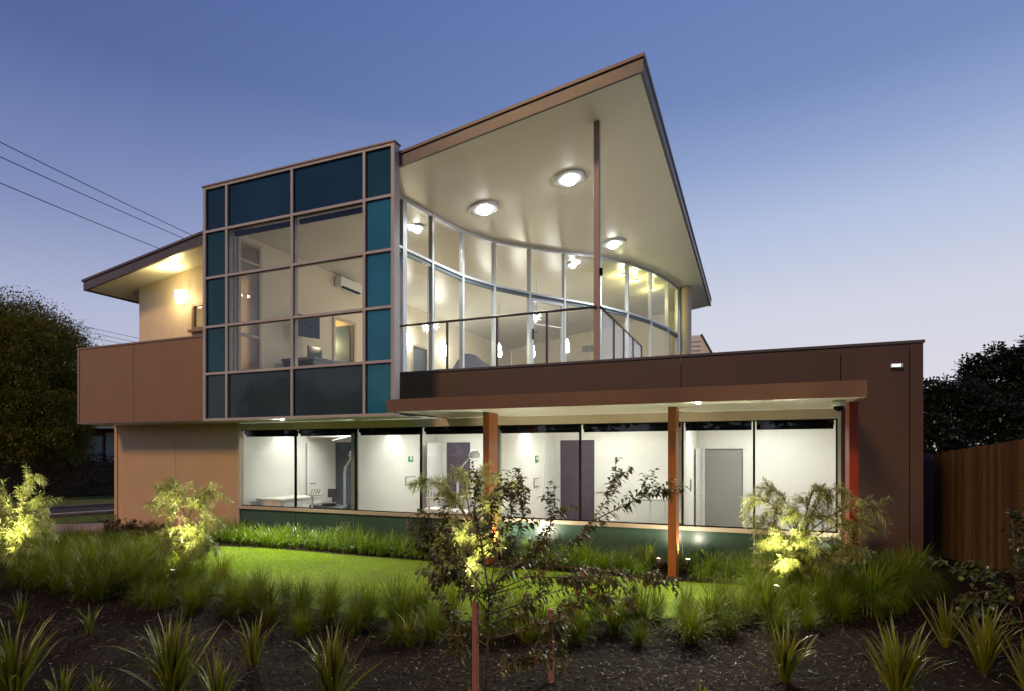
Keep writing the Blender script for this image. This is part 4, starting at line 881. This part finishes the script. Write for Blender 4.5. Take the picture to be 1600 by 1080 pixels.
for x in np.arange(-11.9,1.3,.33):
    for y in (9.62, 9.98, 10.36):
        if (-5.1 < x < -3.9) and y < 10: continue
        if abs(x+1.19) < .22 and y < 10.05: continue
        sb.append((x+random.uniform(-.08,.08), y+random.uniform(-.08,.08)))
sb = clear(sb, .26)
for a, b, lb, grp in ((-99,-4.4,'strappy bright tussock beneath the windows left of the leftmost orange post','window bed tussocks, left'), (-4.4,-1.19,'strappy bright tussock beneath the windows between the two orange posts','window bed tussocks, middle'), (-1.19,99,'strappy bright tussock beneath the windows between middle and red post','window bed tussocks, right')):
    z = [p for p in sb if a <= p[0] < b]; pr = prB[:]
    if a > -99: pr = [o.copy() for o in prB]; [col.objects.link(o) for o in pr]
    scatter(pr, z, lb, 'grass tussock', grp, .7, 1.12)

# ------------------------------------------------------------------ wide-bladed flax plants, each blade a part
def flax_blade(w, L_, arch, seed):
    V, Fc = blades(1, L_, w, .0, seed, seg=6, arch=arch, rad=0.); return V, Fc
fb = []
for k in range(8):
    seg = 6; w = .022; m = MB(); ang = 0; p = Vector((0,0,0)); prof = [.6,.9,1,.95,.8,.5,.03]; pts = [p.copy()]; cu = (.01,.04,.06,.10,.03,.08,.12,.2)[k]
    for j in range(seg): p = p+Vector((math.sin(ang), 0, math.cos(ang)))/seg; ang += cu*(j*.45+.3); pts.append(p.copy())
    for q, s in zip(pts, prof): m.v += [(q.x-.12*w*s, -w*s/2, q.z), (q.x+.25*w*s, 0, q.z), (q.x-.12*w*s, w*s/2, q.z)]
    for j in range(seg): a = j*3; m.f += [(a,a+1,a+4,a+3),(a+1,a+2,a+5,a+4)]
    o = m.build('blade', M['flax'], smooth=True); fb.append(o.data); bpy.data.objects.remove(o)
def flax(px, py, topy, nb, lb, wide=.95, spread=.30):
    b = onZ(px, py); s = 2*F/(py-708); H = (py-topy)*s/F
    t = empty('flax_plant', b, lb, 'flax plant')
    for i in range(int(nb*2.2)):
        o = bpy.data.objects.new('blade', fb[random.randrange(8)]); col.objects.link(o); o.parent = t
        az = random.uniform(0,6.283); le = min(abs(random.gauss(0, spread)), 1.05); ln = H*random.uniform(.6,1.08)
        o.location = (math.cos(az)*.03*random.random(), math.sin(az)*.03*random.random(), -.01)
        o.rotation_euler = (0, le, az); ws = wide*random.uniform(.75,1.35)*(.5+.5*H/.6); o.scale = (ln, ws, ln)
        o.rotation_euler.rotate_axis('Z', random.uniform(-.6,.6))
for a in [(22,1092,962,26,'flax plant half cut off by the left edge of the photo'), (96,1108,1030,12,'small flax plant at the bottom, second from the left edge'), (32,975,915,8,'tiny sparse flax sprout in the mulch near the left edge'), (140,992,932,8,'tiny sparse flax sprout left of the large flax'),
    (268,1098,955,40,'large upright flax plant in front of the second uplit shrub'), (338,1112,1012,15,'short flax plant touching the right of the large flax'), (397,1040,955,18,'neat fan of flax on mulch left of centre'), (520,1096,972,28,'flax plant at the bottom edge left of the stakes'),
    (1226,1066,962,26,'reddish based flax fan right of the stakes'), (1402,1096,962,34,'large flax plant at the bottom edge toward the right'), (1478,1012,925,20,'flax plant nearest the citrus bush'), (1538,1052,938,30,'big green flax plant low at the right'), (1608,1085,985,18,'flax plant cut by the right edge'),
    (1100,1100,1062,8,'tiny flax sprout low between stakes and red fan'), (640,1010,948,14,'slim flax tuft in front of the tussocks, left of the stakes'), (150,1105,1040,10,'small flax shoot between the two left flax plants')]: flax(*a)

# ------------------------------------------------------------------ uplit young bottlebrush trees
def rot_rand(v, amt): return (v+Vector(rng.normal(0,amt,3))).normalized()
def leafy(branches, step, Ll, Lw, spread, droop=.2, seed=0):
    """leaves along branch polylines"""
    g = np.random.default_rng(seed); P = []; D = []
    for pts, t0 in branches:
        pts = [np.array(p) for p in pts]; seg = [np.linalg.norm(pts[i+1]-pts[i]) for i in range(len(pts)-1)]; tot = sum(seg); d = tot*t0
        while d < tot:
            k = 0; q = d
            while k < len(seg)-1 and q > seg[k]: q -= seg[k]; k += 1
            ax = (pts[k+1]-pts[k])/max(seg[k],1e-6); pos = pts[k]+ax*q; r = g.normal(0,1,3); r -= ax*np.dot(r,ax); r /= np.linalg.norm(r)+1e-9
            P.append(pos); D.append(ax*spread+r); d += step*g.uniform(.6,1.4)
    P = np.array(P); D = np.array(D); n = len(P); return leaves(P, D, g.uniform(.7,1.25,n)*Ll, g.uniform(.8,1.2,n)*Lw, droop)
def young_tree(base, tips, lb, seed, light_off, power, stakes=1, tagit=False, twigs=9, step=.0045, up=None):
    random.seed(seed); t = empty('bottlebrush_tree', base, lb, 'young tree', None); b = Vector(base); st = MB(); br = []; stems = MB()
    for (dx, dz, dy, z0) in tips:                           # arching branch from the stem to a tip
        s = b+Vector((random.uniform(-.03,.03), random.uniform(-.03,.03), z0)); e = b+Vector((dx, dy, dz)); mid = s.lerp(e,.55)+Vector((0,0,.16*abs(dz-z0)+.10)); q1 = s.lerp(mid,.5)+Vector((0,0,.03))
        pts = [s, q1, mid, mid.lerp(e,.6)+Vector((0,0,.03)), e]; stems.tube(pts, [.011,.009,.007,.005,.002], 5); br.append((pts,.35))
        for k in range(twigs):
            f = random.uniform(.25,.98)*4; i = min(int(f),3); p0 = pts[i].lerp(pts[i+1], f-i); ax = (pts[i+1]-pts[i]).normalized(); d = rot_rand(ax*.8+Vector((0,0,-.05)), .55); ln = random.uniform(.10,.26)
            p1 = p0+d*ln*.6; p2 = p1+(d+Vector((0,0,-.45))).normalized()*ln*.5; stems.tube([p0,p1,p2], [.004,.003,.0015], 4); br.append(([p0,p1,p2],.1))
    top = max(z for _,_,_,z in tips); st.tube([b-Vector((0,0,.05)), b+Vector((.01,0,top*.5)), b+Vector((0,.01,top+.05))], [.018,.015,.010], 8); st.build('trunk', M['stem'], t, True)
    stems.build('branches', M['stem'], t, True)
    npmesh('foliage', *leafy(br, step, .105, .0115, .9, .22, seed), M['bottle'], t)['kind'] = 'stuff'
    for k in range(stakes):
        x = b.x+(-.09,.10)[k]; s = MB().box(x-.014,x+.014,b.y-.05,b.y-.022,-.02,1.0+.1*k).build('stake', M['stem'], t)
    if tagit: q = b+Vector((.13,-.05,.98)); MB().hexa([(q.x,q.y,q.z-.09),(q.x+.06,q.y,q.z-.07),(q.x+.06,q.y+.002,q.z-.07),(q.x,q.y+.002,q.z-.09),(q.x-.03,q.y,q.z),(q.x+.03,q.y,q.z+.02),(q.x+.03,q.y+.002,q.z+.02),(q.x-.03,q.y+.002,q.z)]).build('nursery_tag', M['stake'], t)
    ux, uy = light_off; uplight(b.x+ux, b.y+uy, up or (b.x+ux*.1, b.y+uy*.1, 1.75), power, 'garden uplight at the foot of the young tree '+lb.split('standing ')[1].split(' with')[0], 88, (1,.93,.62), 1.0)
    return t
young_tree((-11.2,5.75,0), [(.62,1.62,-.1,.75),(.72,1.25,0,.6),(.5,1.0,-.15,.45),(-.4,1.3,0,.7),(-.55,.95,.1,.5),(.35,.75,-.1,.3),(.45,.5,-.15,.2),(-.35,.6,-.1,.25),(.15,.9,.2,.5),(.2,.45,-.25,.15),(.5,.68,.1,.3),(.05,.7,-.3,.3),(.6,.85,-.05,.4)],
    'uplit young bottlebrush standing at the far left edge', 11, (.60,-.6), 380, 0, twigs=13)
young_tree((-8.32,6.57,0), [(-.62,1.42,0,.85),(-.42,1.50,.1,.9),(-.6,1.18,-.1,.7),(-.2,1.42,-.1,.9),(.62,1.40,0,.85),(.45,1.22,-.1,.8),(.62,.92,0,.55),(.5,.72,-.1,.4),(.35,.5,-.2,.25),(-.3,.75,-.1,.4),(.3,.85,-.2,.4),(.25,.35,-.25,.15),(-.2,.5,-.2,.2),(.55,.55,0,.3)],
    'uplit young bottlebrush standing left of the lawn with an orange tag', 12, (.5,-.62), 380, 1, True, twigs=11)
young_tree((-3.64,7.30,0), [(-.75,1.62,-.1,1.0),(-.5,1.45,0,.9),(-.2,1.72,0,1.1),(.25,1.70,-.1,1.1),(.75,1.58,0,1.05),(.45,1.3,-.1,.9),(-.35,1.0,-.1,.6),(-.4,.7,-.2,.4),(.35,.8,-.2,.5),(.2,.5,-.3,.2),(-.2,.45,-.3,.2),(.4,1.05,0,.7),(0,.9,-.3,.5)],
    'uplit young bottlebrush standing in front of the leftmost post', 13, (.30,-.6), 260, 2, twigs=11)
young_tree((.60,8.85,0), [(-.62,1.35,-.1,.8),(-.40,1.48,0,.9),(.22,1.5,0,.95),(.45,1.52,0,.9),(.9,1.28,0,.85),(.8,1.05,-.1,.7),(-.6,1.0,0,.6),(-.35,.85,-.2,.5),(.5,.8,-.1,.5),(-.25,.5,-.3,.2),(.2,.5,-.3,.2),(.75,.7,0,.4),(0,.9,-.3,.5),(-.1,1.2,-.2,.7),(-.5,.7,-.1,.35),(.4,.6,-.1,.3),(-.15,.7,-.2,.3),(.15,.75,-.2,.4),(.55,.45,0,.2),(-.45,.4,-.1,.15),(.15,1.15,-.1,.7)],
    'uplit young bottlebrush standing near the red post at right', 14, (-.34,-.62), 400, 1, twigs=12)

# ------------------------------------------------------------------ crepe myrtle in the foreground between two stakes
random.seed(21); dep = 4.9
t = empty('crepe_myrtle', at(757,1085,dep), 'dark leafy crepe myrtle sapling between two red timber stakes', 'sapling')
bz = at(757,1085,dep); bz.z = 0
def pl(pts): return [at(x, y, s) for x, y, s in pts]
main = [[(757,1085,4.9),(762,1000,4.9),(764,930,4.9),(752,850,4.85),(742,790,4.8),(748,745,4.8)],
        [(764,930,4.9),(790,880,4.95),(800,830,5.0),(798,790,5.0),(795,765,5.0)],
        [(790,880,4.95),(815,820,5.0),(818,775,5.05),(812,755,5.05)],
        [(764,930,4.9),(820,915,4.9),(880,870,4.95),(925,815,5.0),(950,780,5.0),(966,735,5.0)],
        [(925,815,5.0),(975,790,5.0),(1010,775,5.05),(1040,768,5.1)],
        [(862,885,4.95),(930,890,4.9),(985,900,4.9),(1030,912,4.9),(1062,905,4.9)],
        [(764,960,4.9),(720,900,4.8),(690,840,4.75),(662,815,4.7)],
        [(720,900,4.8),(680,880,4.7),(640,830,4.65)],
        [(764,930,4.9),(735,890,4.9),(700,850,4.9),(690,790,4.9)],
        [(762,1000,4.9),(820,985,4.85),(880,955,4.8),(930,935,4.8),(985,940,4.8)],
        [(762,1010,4.9),(720,985,4.9),(700,960,4.9),(690,930,4.9)],
        [(780,905,4.9),(840,860,4.9),(862,815,4.9),(868,785,4.9)],
        [(764,960,4.9),(810,945,5.0),(850,930,5.1),(900,915,5.1),(940,900,5.1)],
        [(764,940,4.9),(735,925,4.85),(705,905,4.8),(672,895,4.8)],
        [(764,980,4.9),(800,960,5.0),(835,965,5.0),(868,985,5.0)],
        [(764,950,4.9),(785,900,5.05),(820,880,5.1),(845,840,5.1)],
        [(770,925,4.9),(830,900,4.85),(890,905,4.8),(945,915,4.8)],
        [(762,1000,4.9),(735,975,4.85),(715,1000,4.8)],
        [(764,930,4.9),(775,870,4.9),(765,820,4.9),(772,775,4.9)],
        [(757,1060,4.9),(800,1040,4.7),(850,1030,4.6),(905,1040,4.5)]]
stems = MB(); br = []
stems.tube([bz-Vector((0,0,.05)), at(757,1085,4.9)], [.014,.012], 6)
for k, b in enumerate(main):
    pts = pl(b); n = len(pts); stems.tube(pts, [(.011 if k == 0 else .007)*(1-.75*i/(n-1)) for i in range(n)], 6); br.append((pts, .3 if k == 0 else .2))
    for j in range(13 if k else 16):
        f = random.uniform(.25,.97)*(n-1); i = min(int(f), n-2); p0 = pts[i].lerp(pts[i+1], f-i); ax = (pts[i+1]-pts[i]).normalized(); d = rot_rand(ax+Vector((0,0,.25)), .5); ln = random.uniform(.08,.22)
        p1 = p0+d*ln*.6; p2 = p1+rot_rand(d, .25)*ln*.5; stems.tube([p0,p1,p2], [.003,.002,.001], 4); br.append(([p0,p1,p2],.15))
stems.build('stems', M['stem'], t, True)
npmesh('foliage', *leafy(br, .0125, .070, .029, .5, .45, 5), M['crepe'], t)['kind'] = 'stuff'
for px, top, s, lb in ((743,940,4.75,'red timber stake left of the crepe myrtle stem'), (861,952,5.1,'red timber stake right of the crepe myrtle stem')):
    a = at(px, top, s); o = MB().box(a.x-.022,a.x+.022,a.y-.02,a.y+.02,-.05,a.z).build('garden_stake', M['stake'], bevel=.003); tag(o, lb, 'stake', 'red timber stakes')

# ------------------------------------------------------------------ citrus bush at the right edge
random.seed(5); b0 = at(1590,708,7.0); b0.z = 0
t = empty('citrus_bush', b0, 'broad-leaved citrus bush with green fruit by the fence', 'bush'); stems = MB(); br = []
tg = [(1455,875,7.4),(1490,890,7.2),(1520,880,7.3),(1545,905,7.1),(1580,800,7.2),(1602,770,7.2),(1560,930,7),(1530,960,6.9),(1610,850,7),(1590,880,6.9),(1570,985,6.8),(1620,930,6.9),(1500,930,7.1),(1640,800,7),(1595,840,7.3),(1600,1000,6.8)]
for x, y, s in tg:
    e = at(x, y, s); st = b0+Vector((0,0,.15)); mid = st.lerp(e,.5)+Vector((0,0,.12)); pts = [st, mid, e]; stems.tube(pts, [.012,.007,.003], 5); br.append((pts,.45))
    for j in range(6):
        p0 = mid.lerp(e, random.random()); d = rot_rand((e-mid).normalized(), .6); p1 = p0+d*random.uniform(.08,.18); stems.tube([p0,p1], [.003,.0015], 4); br.append(([p0,p0.lerp(p1,.5),p1],.2))
stems.build('branches', M['stem'], t, True)
npmesh('foliage', *leafy(br, .017, .085, .040, .45, .25, 9), M['citrus'], t)['kind'] = 'stuff'
for k, (x, y, s) in enumerate([(1502,905,6.95),(1541,965,6.8),(1497,952,6.9),(1580,935,6.8)]):
    p = at(x, y, s); MB().lathe(p, [(0,-.034),(.022,-.026),(.033,0),(.022,.026),(0,.034)], 12).build('fruit', M['fruit'], t, True)

# dark flower shrubs at the left corner and stray sedge
random.seed(9)
for px, py, lb in ((205,842,'dark seed-headed shrub at the foot of the left wall corner'), (238,846,'dark seed-headed shrub just right of the corner one'), (175,840,'low dark shrub beside the driveway edge')):
    b = onZ(px, py); t = empty('seedhead_shrub', b, lb, 'shrub'); stems = MB(); br = []
    for k in range(16):
        e = b+Vector((random.uniform(-.40,.40), random.uniform(-.3,.3), random.uniform(.2,.50))); m_ = b.lerp(e,.5)+Vector((0,0,.12)); stems.tube([b,m_,e], [.008,.006,.003], 4); br.append(([b,m_,e],.35))
        if k < 6: stems.lathe(e, [(0,-.05),(.045,-.02),(.05,.02),(0,.06)], 8)
    stems.build('branches', M['stem'], t); npmesh('foliage', *leafy(br, .012, .07, .02, .4, .3, k), M['crepe'], t)['kind'] = 'stuff'
